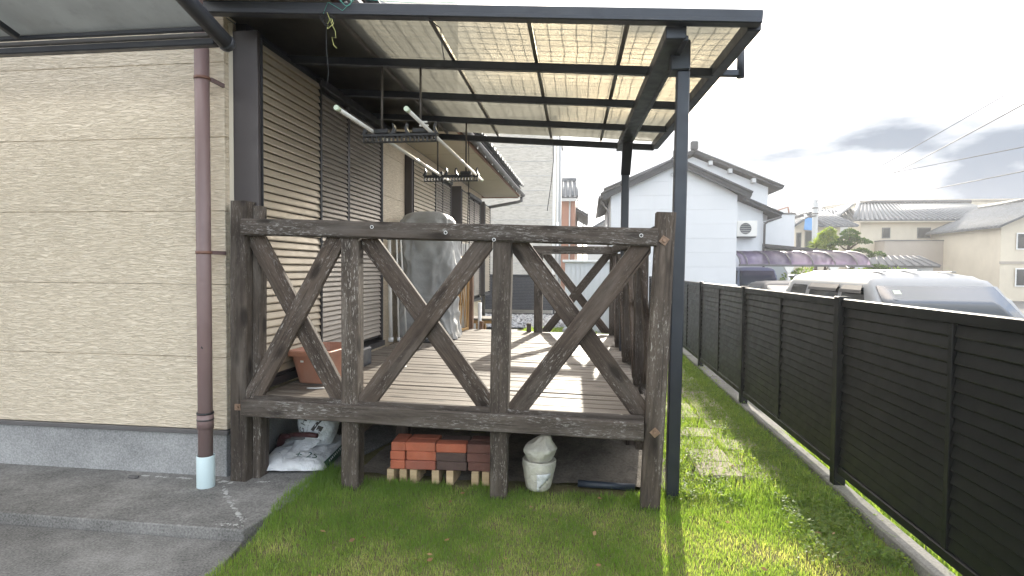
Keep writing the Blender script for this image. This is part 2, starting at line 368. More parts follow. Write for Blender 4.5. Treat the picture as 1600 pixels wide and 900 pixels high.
MT['bolt'] = m_plain('rusty steel washer', (0.24, 0.16, 0.11), 0.6, 0.4, 0.3, 30, 0.3)
MT['terracotta'] = m_plain('terracotta plastic', (0.36, 0.165, 0.105), 0.6, 0, 0.08, 6, dirt=(0.38, 0.23, 0.17))
MT['label_white'] = m_plain('white sticker', (0.7, 0.7, 0.66), 0.6, 0, 0.03)
MT['brick_orange'] = m_plain('orange fired brick', (0.40, 0.115, 0.062), 0.88, 0, 0.16, 9, 0.6, dirt=(0.34, 0.14, 0.09))
MT['brick_red'] = m_plain('dull red brick', (0.30, 0.088, 0.055), 0.88, 0, 0.16, 9, 0.6, dirt=(0.22, 0.09, 0.065))
MT['brick_dark'] = m_plain('dark burnt brick', (0.082, 0.052, 0.044), 0.9, 0, 0.2, 9, 0.6)
MT['brick_brown'] = m_plain('dark red brown brick', (0.125, 0.056, 0.044), 0.9, 0, 0.2, 9, 0.6)
MT['stone'] = m_plain('grey gravel stone', (0.36, 0.36, 0.37), 0.85, 0, 0.25, 3, 0.2)
MT['bark'] = m_plain('tree bark', (0.10, 0.075, 0.055), 0.9, 0, 0.3, 8, 0.6)
MT['pole_concrete'] = m_plain('concrete pole', (0.33, 0.34, 0.345), 0.85, 0, 0.06, 2)
MT['ac_white'] = m_plain('ivory appliance steel', (0.70, 0.69, 0.65), 0.5, 0, 0.03)
MT['dark_grille'] = m_plain('dark grille', (0.10, 0.105, 0.11), 0.6, 0, 0.1)
MT['tyre'] = m_plain('tyre rubber', (0.02, 0.02, 0.02), 0.8, 0, 0.1)
MT['rim'] = m_plain('alloy rim', (0.5, 0.5, 0.5), 0.35, 0.8, 0.05)
MT['blue_sheet'] = m_plain('blue tarpaulin', (0.10, 0.28, 0.58), 0.6, 0, 0.1)
MT['pipe_navy'] = m_plain('blue black plastic pipe', (0.018, 0.026, 0.040), 0.45, 0, 0.2)
MT['maroon'] = m_plain('dark maroon plastic', (0.055, 0.014, 0.016), 0.5, 0, 0.2)
MT['print_green'] = m_plain('dark green print', (0.02, 0.075, 0.055), 0.6, 0, 0.1)
MT['print_black'] = m_plain('dark brown print', (0.045, 0.04, 0.038), 0.6, 0, 0.1)
MT['print_white'] = m_plain('white print', (0.6, 0.62, 0.6), 0.6, 0, 0.1)
def m_paint(name, col, metal=0.0, rough=0.42):
    M = MatB(name); f = M.noise(M.coords((1, 1, 1)), 3, 5, 0.6)
    return M.set(M.ramp(f, [(0.3, tuple(c * 0.92 for c in col)), (0.7, col)]), rough, metal, 0.28)
MT['car_white'] = m_paint('pearl white car paint', (0.27, 0.275, 0.285))
MT['car_dark'] = m_paint('dark brown grey car paint', (0.045, 0.042, 0.042))
MT['car_blue'] = m_paint('silver blue car paint', (0.16, 0.20, 0.25))
def m_glass(name, col, rough=0.06):
    M = MatB(name); return M.set(col, rough, 0.0, 0.14)
MT['car_glass'] = m_glass('dark car glass', (0.012, 0.015, 0.018))
MT['windshield'] = m_glass('windshield glass', (0.034, 0.044, 0.056))
MT['pane'] = m_glass('window pane', (0.022, 0.028, 0.034))
MT['visor'] = m_glass('smoked visor acrylic', (0.045, 0.042, 0.042), 0.35)

def m_poly(name, tint, trans_col, fac, gl=0.05):
    M = MatB(name); n = M.n; n.remove(M.b)
    v = M.coords((1, 1, 1), rand=False); f = M.noise(M.wcoords((1.6, 0.7, 1)), 2.2, 6, 0.65); d = M.noise(M.wcoords((1, 1, 1)), 11, 5, 0.7)
    tr = M.node('ShaderNodeBsdfTranslucent'); tp = M.node('ShaderNodeBsdfTransparent'); gls = M.node('ShaderNodeBsdfGlossy'); gls.inputs['Roughness'].default_value = 0.18
    c = M.ramp(f, [(0.3, tuple(x * 0.80 for x in trans_col)), (0.65, trans_col)]); c = M.mix(M.ramp(d, [(0.55, 0.0), (0.8, 0.5)]), c, tuple(x * 0.6 for x in trans_col))
    M.L(c, tr.inputs['Color']); tp.inputs['Color'].default_value = (*tint, 1)
    m1 = M.node('ShaderNodeMixShader'); m1.inputs[0].default_value = fac; M.L(tr.outputs[0], m1.inputs[1]); M.L(tp.outputs[0], m1.inputs[2])
    m2 = M.node('ShaderNodeMixShader'); m2.inputs[0].default_value = gl; M.L(m1.outputs[0], m2.inputs[1]); M.L(gls.outputs[0], m2.inputs[2])
    M.L(m2.outputs[0], M.out.inputs['Surface']); return M.m
MT['poly_cream'] = m_poly('cream polycarbonate sheet', (0.42, 0.408, 0.362), (0.385, 0.374, 0.332), 0.50)
MT['poly_purple'] = m_poly('faded purple acrylic', (0.82, 0.76, 0.87), (0.66, 0.57, 0.70), 0.62)
MT['poly_grey'] = m_poly('grey carport sheet', (0.32, 0.33, 0.33), (0.40, 0.41, 0.40), 0.15)

def m_leaf(name, c0, c1, c2, trans=0.50, rough=0.55):
    M = MatB(name); a = M.node('ShaderNodeAttribute', attribute_name='tint', attribute_type='GEOMETRY')
    c = M.ramp(a.outputs['Fac'], [(0.0, c0), (0.5, c1), (1.0, c2)])
    M.set(c, rough, 0, 0.25)
    tr = M.node('ShaderNodeBsdfTranslucent'); tc = M.mix(1.0, c, (1.95, 1.9, 0.75), 'MULTIPLY'); M.L(tc, tr.inputs['Color'])
    ms = M.node('ShaderNodeMixShader'); ms.inputs[0].default_value = trans; M.L(M.b.outputs[0], ms.inputs[1]); M.L(tr.outputs[0], ms.inputs[2])
    M.L(ms.outputs[0], M.out.inputs['Surface']); return M.m
MT['grass'] = m_leaf('lawn grass', (0.145, 0.240, 0.056), (0.235, 0.325, 0.090), (0.48, 0.47, 0.25))
MT['weed'] = m_leaf('weed leaves', (0.09, 0.15, 0.045), (0.14, 0.21, 0.06), (0.22, 0.26, 0.08))
MT['dead_leaf'] = m_leaf('dry brown leaf', (0.14, 0.08, 0.04), (0.22, 0.13, 0.06), (0.32, 0.22, 0.11), 0.2)
MT['pine'] = m_leaf('pine needles', (0.028, 0.060, 0.022), (0.05, 0.10, 0.03), (0.10, 0.15, 0.04), 0.25)
MT['shrub'] = m_leaf('light green leaves', (0.10, 0.16, 0.035), (0.16, 0.22, 0.05), (0.26, 0.30, 0.08), 0.4)
def m_tarp():
    M = MatB('silver grey cover sheet'); v = M.wcoords(); f = M.noise(v, 5, 6, 0.6)
    c = M.ramp(f, [(0.3, (0.27, 0.268, 0.26)), (0.7, (0.35, 0.348, 0.338))])
    return M.set(c, 0.55, 0.0, 0.45, M.bump(M.noise(v, 14, 5, 0.6, 1.0), 0.35, 0.02))
MT['tarp'] = m_tarp()
def m_sack(name, c0, c1, dirt):
    M = MatB(name); v = M.wcoords(); f = M.noise(v, 9, 6, 0.65); w = M.noise(v, 22, 4, 0.6, 1.2)
    c = M.ramp(f, [(0.35, c0), (0.65, c1)]); c = M.mix(M.ramp(M.noise(v, 4, 6, 0.7), [(0.5, 0.0), (0.8, 0.6)]), c, dirt)
    return M.set(c, 0.55, 0, 0.35, M.bump(w, 0.6, 0.02))
MT['sack_white'] = m_sack('white woven plastic sack', (0.58, 0.59, 0.60), (0.70, 0.71, 0.72), (0.42, 0.42, 0.41))
MT['sack_old'] = m_sack('yellowed plastic sack', (0.44, 0.42, 0.36), (0.58, 0.56, 0.49), (0.28, 0.25, 0.20))
# ------------------------------------------------------------------ ground
def sheet(name, x0, x1, y0, y1, z, mat, nx=2, ny=2, fn=None):
    xs = np.linspace(x0, x1, nx); ys = np.linspace(y0, y1, ny); V = []; F = []
    for j in range(ny):
        for i in range(nx): V.append((xs[i], ys[j], z + (fn(xs[i], ys[j]) if fn else 0)))
    for j in range(ny - 1):
        for i in range(nx - 1): a = j * nx + i; F.append((a, a + 1, a + nx + 1, a + nx))
    return link(name, pyd(V, F, True), mat)
tag(sheet('ground', -600, 600, -300, 1500, -0.27, MT['asphalt']), kind='structure')
def edge_x(y):   # where the lawn meets the concrete
    return -1.70 + 0.07 * mnoise.noise(Vector((y * 1.7, 3.1, 0))) - 0.10 * max(0, min(1, (y - 2.6) / 0.9))
# garden soil: one raised bed of earth, closed at its sides by the kerb and the slab
def soil_h(x, y):
    h = 0.012 * mnoise.noise(Vector((x * 1.3, y * 1.3, 0))) + 0.006 * mnoise.noise(Vector((x * 5, y * 5, 3)))
    if y < 3.7 and x < edge_x(y) - 0.02: h -= 0.15
    return h
tag(sheet('lawn_soil', -2.2, 1.60, -2.0, 16.0, -0.012, MT['soil'], 120, 360, soil_h), kind='structure')
def slab(name, poly, z0, z1, mat, bev=0.008, kind='structure'):
    return tag(prism(name, poly, 'z', z0, z1, mat, None, bev), kind=kind)
# concrete: upper slab by the house wall, lower apron a step down
slab('concrete_path', [(-7, 2.80), (-1.80, 2.80), (-1.74, 3.2), (-1.79, 3.62), (-1.55, 4.6), (-1.6, 9.2), (-7, 9.2)], -0.3, 0.006, MT['concrete'], 0.006)
slab('concrete_apron', [(-7, -1.5), (-1.66, -1.5), (-1.64, 2.0), (-1.72, 2.40), (-1.80, 2.796), (-7, 2.796)], -0.3, -0.055, MT['concrete'], 0.004)
# chalky mortar residue along the wall foot and the crack
def crust(name, pts, w, label):
    bm = bmesh.new()
    for (a, b) in zip(pts[:-1], pts[1:]):
        n = max(3, int((Vector(b) - Vector(a)).length / 0.004))
        for i in range(n):
            t = (i + random.random()) / n
            if mnoise.noise(Vector((t * 9 + a[0] * 7, a[1] * 3, 0))) < -0.12: continue
            x = a[0] + (b[0] - a[0]) * t + random.gauss(0, w * 0.35); y = a[1] + (b[1] - a[1]) * t + random.gauss(0, w * 0.35); s = random.uniform(0.002, 0.006) if random.random() < 0.75 else random.uniform(0.006, 0.016)
            k = 6; ph = random.random() * 6
            ring = [bm.verts.new((x + s * random.uniform(0.6, 1.5) * math.cos(ph + j * 2 * math.pi / k), y + s * random.uniform(0.6, 1.3) * math.sin(ph + j * 2 * math.pi / k), 0.0065)) for j in range(k)]
            top = bm.verts.new((x, y, 0.0065 + s * 0.15))
            for j in range(k): bm.faces.new((ring[j], ring[(j + 1) % k], top))
    return tag(link(name, bm_mesh(bm), MT['chalk']), label, 'mortar residue', kind='stuff')
crust('mortar_residue', [(-2.30, 3.36), (-2.12, 3.16), (-1.98, 3.02), (-1.86, 2.90)], 0.022, 'white crumbled mortar along the diagonal crack in the concrete')
crust('mortar_residue', [(-3.0, 3.44), (-2.5, 3.44), (-2.27, 3.42)], 0.020, 'white crumbled mortar along the foot of the foundation wall')
crust('mortar_residue', [(-2.12, 3.44), (-2.03, 3.47)], 0.014, 'small white mortar smear beside the left deck post')
crust('mortar_residue', [(-1.98, 2.86), (-1.82, 2.84)], 0.02, 'pale mortar specks on the step edge by the grass')
# dirt under the deck, heaped to the right
def dirt_h(x, y):
    d = math.exp(-((x - 0.18) / 0.42) ** 2 - ((y - 4.9) / 0.8) ** 2) * 0.16
    return d + 0.02 * mnoise.noise(Vector((x * 3, y * 3, 1))) + 0.015 * mnoise.noise(Vector((x * 9, y * 9, 5)))
tag(sheet('dirt_mound', -1.55, 0.56, 3.72, 8.0, 0.002, MT['dirt'], 70, 110, dirt_h), kind='structure')
# stepping pavers on the right
pv = box_me(0.29, 0.29, 0.05, 0.008); pv.materials.append(MT['paver'])
tag(sheet('paver_bed', 0.80, 1.24, 3.95, 11.0, -0.004, MT['soil']), kind='structure')
pav = thing('paver_path', 'overgrown row of worn beige paving stones beside the deck', 'paving', (0.98, 7.0, 0))
for r_ in range(22):
    for c_ in range(2):
        if random.random() < 0.12: continue
        share('paving_stone', pv, pav, (0.90 + c_ * 0.31 + random.uniform(-0.012, 0.012), 4.12 + r_ * 0.31 + random.uniform(-0.01, 0.01), random.uniform(-0.014, 0.002)),
              Matrix.Rotation(R(random.uniform(-3, 3)), 4, 'Z') @ Matrix.Rotation(R(random.uniform(-1.2, 1.2)), 4, 'X'))
# kerb under the fence
kb = thing('kerb', 'low mossy concrete kerb under the black louvre fence', 'kerb', (1.58, 5, 0))
for i in range(10):
    y0 = -1.4 + i * 1.8
    box('kerb_block', 1.550, 1.655, y0 + 0.004, y0 + 1.796, -0.3, 0.050 + random.uniform(-0.006, 0.006), MT['kerb'], kb, 0.010)

# ------------------------------------------------------------------ our house
house = thing('house', 'cream sided house with bronze louvred shutters along the wooden deck', 'house', (-2.35, 3.49, 0))
XW, YW = -2.35, 3.49
core = box('wall_core', -9, XW - 0.03, YW + 0.03, 12.55, -0.3, 3.4, MT['foundation'], house)
zs = [0.325 + 0.48 * i for i in range(8)]
for i in range(7):
    z0, z1 = zs[i], zs[i + 1] - 0.0025
    if z0 > 3.3: break
    for (a, b) in ((-9, -6.6), (-6.596, -4.2), (-4.196, XW)):
        box('siding_panel', a, b, YW - 0.001, YW + 0.028, z0, min(z1, 3.45), MT['siding'], house, 0.003)
    for (a, b) in ((YW + 0.029, 6.2), (6.204, 9.3), (9.304, 12.55)):
        if z0 < 3.0: box('siding_panel', XW - 0.029, XW, a, b, z0, min(z1, 3.015), MT['siding'], house, 0.003)
box('base_flashing', -9, XW + 0.012, YW - 0.016, YW + 0.02, 0.292, 0.322, MT['gutter'], house, 0.004)
box('base_flashing', XW - 0.02, XW + 0.012, YW + 0.022, 12.56, 0.292, 0.322, MT['gutter'], house, 0.004)
box('foundation', -9, XW - 0.018, YW + 0.018, 12.53, -0.3, 0.291, MT['foundation'], house, 0.003)
tube('wall_cable', [(-2.475, YW - 0.012, 3.4), (-2.476, YW - 0.012, 1.9), (-2.472, YW - 0.012, 0.34)], 0.006, MT['white_paint'], house, 6)
# eave: soffit, fascia, gutter, tiles
EX = -1.56
box('soffit', -2.349, EX - 0.02, 3.02, 12.90, 3.02, 3.05, MT['soffit'], house)
for y in (5.6, 8.0, 10.4): box('soffit_joint', -2.345, EX - 0.03, y - 0.006, y + 0.006, 3.016, 3.0195, MT['beige_wall'], house)
box('fascia', EX - 0.019, EX + 0.012, 3.0, 12.93, 3.025, 3.20, MT['fascia'], house, 0.004)
box('barge_board', -4.4, EX - 0.021, 12.905, 12.94, 3.0, 3.16, MT['fascia'], house, 0.004)
# half round gutter below the fascia
gp = [(math.cos(t) * 0.055, -abs(math.sin(t)) * 0.055) for t in np.linspace(math.pi, 2 * math.pi, 9)]
gp = [(math.cos(t) * 0.055, math.sin(t) * 0.055) for t in np.linspace(math.pi, 2 * math.pi, 9)] + [(math.cos(t) * 0.047, math.sin(t) * 0.047) for t in np.linspace(2 * math.pi, math.pi, 9)]
prism('gutter', [(EX + 0.075 + u, 3.075 + v) for u, v in gp], 'y', 3.05, 12.96, MT['gutter'], house)
gb = box_me(0.012, 0.02, 0.06); gb.materials.append(MT['white_paint'])
for k in range(16): share('gutter_bracket', gb, house, (EX + 0.0775, 3.4 + k * 0.6, 3.0575 - 0.031))
tube('gutter_pipe', [(EX + 0.06, 12.86, 3.02), (EX + 0.055, 12.86, 2.93), (EX - 0.02, 12.83, 2.90), (-2.22, 12.62, 2.76), (-2.30, 12.60, 2.70), (-2.30, 12.60, 0.0)], 0.035, MT['gutter'], house, 8)
roofp = [(EX + 0.04, 3.205), (EX + 0.04, 3.235), (-5.2, 4.79), (-5.2, 4.72), (-2.4, 3.43)]
prism('roof', roofp, 'y', 3.0, 12.95, MT['tile_dark'], house)
tl = []
def tile_me():
    # curved eave tile: an S section swept up the slope
    prof = [(-0.13, 0.02), (-0.09, 0.005), (-0.03, 0.0), (0.03, 0.012), (0.07, 0.04), (0.10, 0.052), (0.13, 0.045), (0.145, 0.02)]
    V = []; F = []
    for j, (x, z) in enumerate(((0.06, -0.01), (-0.30, 0.145))):
        for (u, v) in prof: V.append((x, u, z + v)); V.append((x, u, z + v - 0.022))
    n = len(prof) * 2
    for k in range(len(prof) - 1):
        a = 2 * k
        F += [(a, a + 2, n + a + 2, n + a), (a + 1, n + a + 1, n + a + 3, a + 3), (a, a + 1, a + 3, a + 2), (n + a, n + a + 2, n + a + 3, n + a + 1)]
    me = pyd(V, F, True); me.materials.append(MT['tile']); return me
tme = tile_me()
for k in range(36): share('eave_tile', tme, house, (EX + 0.05, 3.1 + k * 0.275, 3.252))
# upper storey, set back
box('upper_wall', -9, -3.05, 4.6, 13.2, 3.9, 8.6, MT['siding_far'], house)

# shutters: a storage box end panel, the box front and sliding louvred doors
def slat_me(h, L, proud=0.013):
    p = [(-0.012, 0.0), (proud + 0.004, 0.0), (proud + 0.005, h * 0.16), (0.005, h * 0.86), (-0.008, h * 0.95), (-0.012, h * 0.95)]
    me = prism_me([(u, v) for u, v in p], 'y', -L / 2, L / 2); return me
def slatted(parent, X, y0, y1, z0, z1, pitch, mat, single):
    n = int(round((z1 - z0) / pitch)); h = (z1 - z0) / n
    if single:
        me = slat_me(h, y1 - y0); me.materials.append(mat)
        for k in range(n): share('slat', me, parent, (X, (y0 + y1) / 2, z0 + k * h))
    else:
        bm = bmesh.new(); p = [(-0.012, 0.0), (0.017, 0.0), (0.018, h * 0.16), (0.005, h * 0.86), (-0.008, h * 0.95), (-0.012, h * 0.95)]
        for k in range(n): prism_bm(bm, [(X + u, z0 + k * h + v) for u, v in p], 'y', y0, y1)
        tag(link('slats', bm_mesh(bm), mat, parent), kind='stuff')
def shutter_set(yb, ye_box, doors, z0, z1, single, X=-2.15):
    box('shutter_box_end', XW + 0.001, X, yb - 0.04, yb, z0 - 0.05, z1 + 0.06, MT['frame_brown'], house, 0.004)
    fr = box('shutter_box', XW + 0.001, X - 0.028, yb + 0.001, ye_box, z0 - 0.03, z1 + 0.03, MT['frame_black'], house, 0.002)
    slatted(fr, X - 0.011, yb + 0.006, ye_box - 0.028, z0, z1, 0.0535, MT['slat_box'], single)
    box('box_stile', X - 0.022, X + 0.012, ye_box - 0.026, ye_box - 0.001, z0 - 0.02, z1 + 0.02, MT['frame_black'], fr)
    box('box_edge', X - 0.012, X + 0.012, yb + 0.0005, yb + 0.0055, z0 - 0.02, z1 + 0.02, MT['frame_black'], fr)
    box('sill', XW + 0.001, X + 0.01, yb + 0.001, (doors[-1][1] if doors else ye_box) + 0.03, z0 - 0.085, z0 - 0.031, MT['frame_black'], fr)
    if doors:
        yE = doors[-1][1]
        for q, (a, b) in enumerate(doors):
            dr = box('shutter_door', XW + 0.001, X - 0.052, a, b, z0, z1 - 0.02, MT['frame_black'], house, 0.002)
            slatted(dr, X - 0.036, a + 0.022, b - 0.022, z0 + 0.03, z1 - 0.05, 0.042, MT['slat_door'], single)
            for (u, v) in ((a, a + 0.02), (b - 0.02, b)): box('door_stile', X - 0.045, X - 0.018, u + 0.0005, v - 0.0005, z0 + 0.001, z1 - 0.021, MT['frame_brown'], dr)
        box('shutter_head', XW + 0.001, X + 0.012, ye_box + 0.001, yE + 0.02, z1 - 0.019, z1 + 0.045, MT['frame_black'], house, 0.003)
        box('shutter_jamb', XW + 0.001, X - 0.01, yE + 0.001, yE + 0.028, z0 - 0.03, z1 - 0.02, MT['frame_black'], house)
        box('wall_trim', XW + 0.001, XW + 0.04, yE + 0.06, yE + 0.10, z0 - 0.06, z1 + 0.04, MT['soffit'], house)
box('wall_trim', XW + 0.001, XW + 0.03, 3.536, 3.539, 0.5, 2.99, MT['soffit'], house)
shutter_set(3.58, 4.44, [(4.445, 5.03), (5.035, 5.86)], 0.667, 2.88, True)
shutter_set(7.22, 8.32, [(8.325, 8.83), (8.835, 9.36)], 0.667, 2.80, False, -2.25)
shutter_set(9.64, 9.68 + 0.6, [(10.285, 10.85), (10.855, 11.42)], 0.86, 2.74, False)
shutter_set(11.86, 12.5, [], 0.92, 2.74, False)

# ------------------------------------------------------------------ downpipe
dp = thing('downpipe', 'red brown round downpipe with pale blue sleeve at its foot', 'downpipe', (-2.394, 3.335, 0))
tube('pipe', [(-2.394, 3.335, 0.02), (-2.394, 3.335, 1.15), (-2.396, 3.335, 3.6)], 0.043, MT['pipe_brown'], dp, 20)
def ring(name, x, y, z, r, h, mat, parent):
    me = lathe_me([(r - 0.006, -h / 2), (r, -h / 2), (r, h / 2), (r - 0.006, h / 2)], 20); return link(name, me, mat, parent, Matrix.Translation((x, y, z)))
slv = link('sleeve', lathe_me([(0.046, -0.02), (0.054, 0.0), (0.054, 0.195), (0.052, 0.2), (0.0475, 0.2), (0.0475, 0.06)], 24), MT['pipe_pale'], dp, Matrix.Translation((-2.394, 3.335, 0.005)))
for z, m in ((2.57, 'pipe_band'), (1.49, 'pipe_band')):
    b = ring('pipe_bracket', -2.394, 3.335, z, 0.0475, 0.018, MT[m], dp)
    box('bracket_arm', -2.36, -2.345, 3.36, 3.488, z - 0.012, z + 0.012, MT['pipe_brown'], b)
ring('pipe_socket', -2.394, 3.335, 0.425, 0.0490, 0.10, MT['pipe_brown'], dp)
ring('pipe_band', -2.394, 3.335, 0.475, 0.0505, 0.012, MT['frame_black'], dp)
ring('pipe_band', -2.394, 3.335, 0.435, 0.0505, 0.010, MT['frame_brown'], dp)
me = bmesh.new(); bmesh.ops.create_icosphere(me, subdivisions=1, radius=0.014); link('pipe_hole', bm_mesh(me), MT['black_plastic'], dp, Matrix.Translation((-2.388, 3.298, 0.895)) @ Matrix.Diagonal((1, 0.45, 1.2, 1)))

# ------------------------------------------------------------------ carport canopy at the upper left
cp = thing('carport_canopy', 'grey sheet canopy with round black edge pipe at the upper left', 'canopy', (-3.5, 2.9, 0))
CZ = 2.615
def cz(y): return CZ + (2.9 - y) * 0.285
prism('canopy_sheet', [(2.83, CZ + 0.050), (0.4, cz(0.4) + 0.045), (0.4, cz(0.4) + 0.053), (2.83, CZ + 0.058)], 'x', -6.4, -1.98, MT['poly_grey'], cp)
tube('edge_pipe', [(-1.952, 2.915, CZ - 0.005), (-1.952, 2.5, cz(2.5)), (-1.952, 0.4, cz(0.4))], 0.042, MT['roof_metal'], cp, 18)
me = bmesh.new(); bmesh.ops.create_uvsphere(me, u_segments=14, v_segments=8, radius=0.046); link('pipe_cap', bm_mesh(me, True), MT['roof_metal'], cp, Matrix.Translation((-1.952, 2.92, CZ - 0.006)))
box('end_beam', -6.4, -1.99, 2.87, 2.925, CZ - 0.030, CZ + 0.006, MT['roof_metal'], cp, 0.006)
box('inner_rail', -6.4, -2.0, 2.84, 2.869, CZ + 0.002, CZ + 0.022, MT['gutter'], cp, 0.004)
box('inner_lip', -6.4, -2.0, 2.815, 2.839, CZ + 0.022, CZ + 0.045, MT['roof_metal'], cp, 0.004)
for x in (-3.1, -4.3, -5.4): beam('canopy_rafter', (x, 2.80, CZ + 0.030), (x, 0.45, cz(0.45) + 0.025), 0.03, 0.03, MT['roof_metal'], cp, 0.003)
box('canopy_post', -6.42, -6.34, 2.86, 2.94, -0.3, CZ - 0.036, MT['roof_metal'], cp, 0.004)

# ------------------------------------------------------------------ black louvre fence on the right
fence = thing('louvre_fence', 'tall black aluminium louvre fence with posts along the garden edge', 'fence', (1.62, 5, 0))
FX = 1.60
posts = [-0.65, 1.62, 3.885, 6.15, 8.42, 10.69, 12.96, 15.2]
for y in posts: box('fence_post', FX - 0.04, FX + 0.03, y - 0.035, y + 0.035, 0.02, 1.245, MT['fence_metal'], fence, 0.004)
def louvre_me(h, L):
    p = [(0.004, 0.0), (-0.012, h * 0.06), (-0.015, h * 0.16), (-0.004, h * 0.97), (0.008, h * 1.06), (0.010, h * 1.0), (0.004, h * 0.85)]
    return prism_me(p, 'y', -L / 2, L / 2)
nS = 17; Z0, Z1 = 0.175, 1.175; hS = (Z1 - Z0) / nS
lm = louvre_me(hS, 1.07); lm.materials.append(MT['fence_metal'])
for a, b in zip(posts[:-1], posts[1:]):
    m = (a + b) / 2; a2, b2 = a + 0.036, b - 0.036
    box('top_rail', FX - 0.024, FX + 0.022, a2, b2, 1.178, 1.232, MT['fence_metal'], fence, 0.004)
    box('bottom_rail', FX - 0.022, FX + 0.02, a2, b2, 0.122, 0.172, MT['fence_metal'], fence, 0.004)
    box('panel_stile', FX - 0.022, FX + 0.018, m - 0.016, m + 0.016, 0.173, 1.177, MT['fence_metal'], fence, 0.003)
    for c in ((a2 + m - 0.016) / 2, (b2 + m + 0.016) / 2):
        for k in range(nS): share('louvre', lm, fence, (FX, c, Z0 + k * hS))

# ------------------------------------------------------------------ terrace roof
terr = thing('terrace_roof', 'black aluminium terrace roof with cream translucent sheets over the deck', 'terrace roof', (0.53, 3.63, 0))
def P(x): return 2.8985 - 0.0677 * (x + 0.6)
def skew(x, y): return x - (y - 3.3) * (0.020 + max(0, x) * 0.045)
Ya, Yb = 3.30, 6.45
rowsY = [3.30, 4.09, 4.88, 5.665, 6.45]
XL, XR = -2.34, 0.89
def rp_(x, y, dz): return (skew(x, y), y, P(x) + dz)
RM = MT['roof_metal']
beam('front_beam', rp_(XL, 3.30, -0.036), rp_(XR + 0.02, 3.30, -0.036), 0.07, 0.072, RM, terr, 0.006)
beam('front_gutter_lip', rp_(XL, 3.262, -0.060), rp_(XR, 3.262, -0.060), 0.006, 0.02, RM, terr, 0.001)
for y in rowsY[1:4]: beam('purlin', rp_(XL, y, -0.062), rp_(XR - 0.02, y, -0.062), 0.05, 0.055, RM, terr, 0.004)
beam('back_beam', rp_(XL, Yb, -0.065), rp_(XR - 0.01, Yb, -0.065), 0.055, 0.062, RM, terr, 0.004)
beam('wall_rail', (XL + 0.04, 3.60, P(XL) - 0.055), (XL + 0.04, Yb, P(XL) - 0.055), 0.08, 0.13, RM, terr, 0.004)
beam('wall_rail', (XL + 0.115, 3.60, P(XL) - 0.10), (XL + 0.115, Yb, P(XL) - 0.10), 0.05, 0.05, RM, terr, 0.004)
beam('edge_rail', rp_(XR, 3.345, -0.045), rp_(XR, Yb + 0.02, -0.045), 0.075, 0.075, RM, terr, 0.005)
beam('girder', (0.47, 3.345, P(0.47) - 0.098), (0.345, Yb, P(0.345) - 0.098), 0.115, 0.075, RM, terr, 0.006)
beam('girder_web', (0.525, 3.36, P(0.5) - 0.125), (0.40, Yb, P(0.36) - 0.125), 0.03, 0.03, RM, terr, 0.004)
rx = [-1.545, -0.958, -0.362, 0.211]
for i, x in enumerate(rx):
    beam('rafter', rp_(x, 3.345, -0.020), rp_(x, Yb, -0.020), 0.026, 0.028, MT['rafter_metal'], terr, 0.003)
cols = [XL + 0.02] + rx + [0.47, XR]
for i in range(len(cols) - 1):
    a, b = cols[i] + 0.004, cols[i + 1] - 0.004
    V = []; F = []
    ny = 14
    for j in range(ny + 1):
        y = 3.31 + (6.44 - 3.31) * j / ny
        for (x, dz) in ((a, -0.004), (b, -0.004), (b, -0.0015), (a, -0.0015)):
            V.append((skew(x, y), y, P(x) + dz + 0.003 * math.sin(j * 1.7 + i)))
    for j in range(ny):
        o_ = 4 * j
        for k in range(4): F.append((o_ + k, o_ + (k + 1) % 4, o_ + 4 + (k + 1) % 4, o_ + 4 + k))
    F += [(3, 2, 1, 0), (4 * ny, 4 * ny + 1, 4 * ny + 2, 4 * ny + 3)]
    link('roof_sheet', pyd(V, F), MT['poly_cream'], terr)
# posts
box('post', 0.505, 0.58, 3.60, 3.675, -0.02, 2.60, RM, terr, 0.006).rotation_euler = (0, R(0.5), 0)
box('post_head', 0.475, 0.59, 3.585, 3.69, 2.60, 2.78, RM, terr, 0.008)
box('post', 0.345, 0.425, 6.34, 6.42, -0.02, 2.74, RM, terr, 0.006)
prism('knee_brace', [(6.36, 2.46), (6.05, 2.735), (6.0, 2.735), (6.0, 2.70), (6.34, 2.42)], 'x', 0.335, 0.435, RM, terr, 0.003)
# outrigger with hanging stub beyond the right edge
beam('outrigger', rp_(XR - 0.06, 4.09, -0.062), (0.985, 4.09, P(0.985) - 0.062), 0.045, 0.042, RM, terr, 0.004)
tube('outrigger_stub', [(1.0, 4.09, 2.94), (1.0, 4.09, 2.70)], 0.026, RM, terr, 12)
tube('stub_knob', [(1.0, 4.09, 2.945), (1.0, 4.09, 2.985)], 0.014, RM, terr, 8)

# bird net over the sheets
bm = bmesh.new(); cell = 0.088
def npt(x, y, s):
    w = 0.014 * mnoise.noise(Vector((x * 4, y * 4, s))); return Vector((skew(x, y) + w, y + 0.016 * mnoise.noise(Vector((x * 3.5, y * 3.5, s + 9))), P(x) + 0.010 + 0.010 * abs(mnoise.noise(Vector((x * 5, y * 5, 2))))))
def strand(pts, r=0.0030):
    for a, b in zip(pts[:-1], pts[1:]):
        d = (b - a).normalized(); u = d.cross(Vector((0, 0, 1))).normalized() * r; v = Vector((0, 0, r))
        q = [bm.verts.new(p) for p in (a - u, a + u, a + v, b - u, b + u, b + v)]
        bm.faces.new((q[0], q[1], q[4], q[3])); bm.faces.new((q[1], q[2], q[5], q[4])); bm.faces.new((q[2], q[0], q[3], q[5]))
x = -2.1
while x < XR:
    strand([npt(x + 0.25 * (t - 0.5) * mnoise.noise(Vector((x, 1, 1))), 3.33 + (6.42 - 3.33) * t, 0) for t in np.linspace(0, 1, 44)]); x += cell
y = 3.36
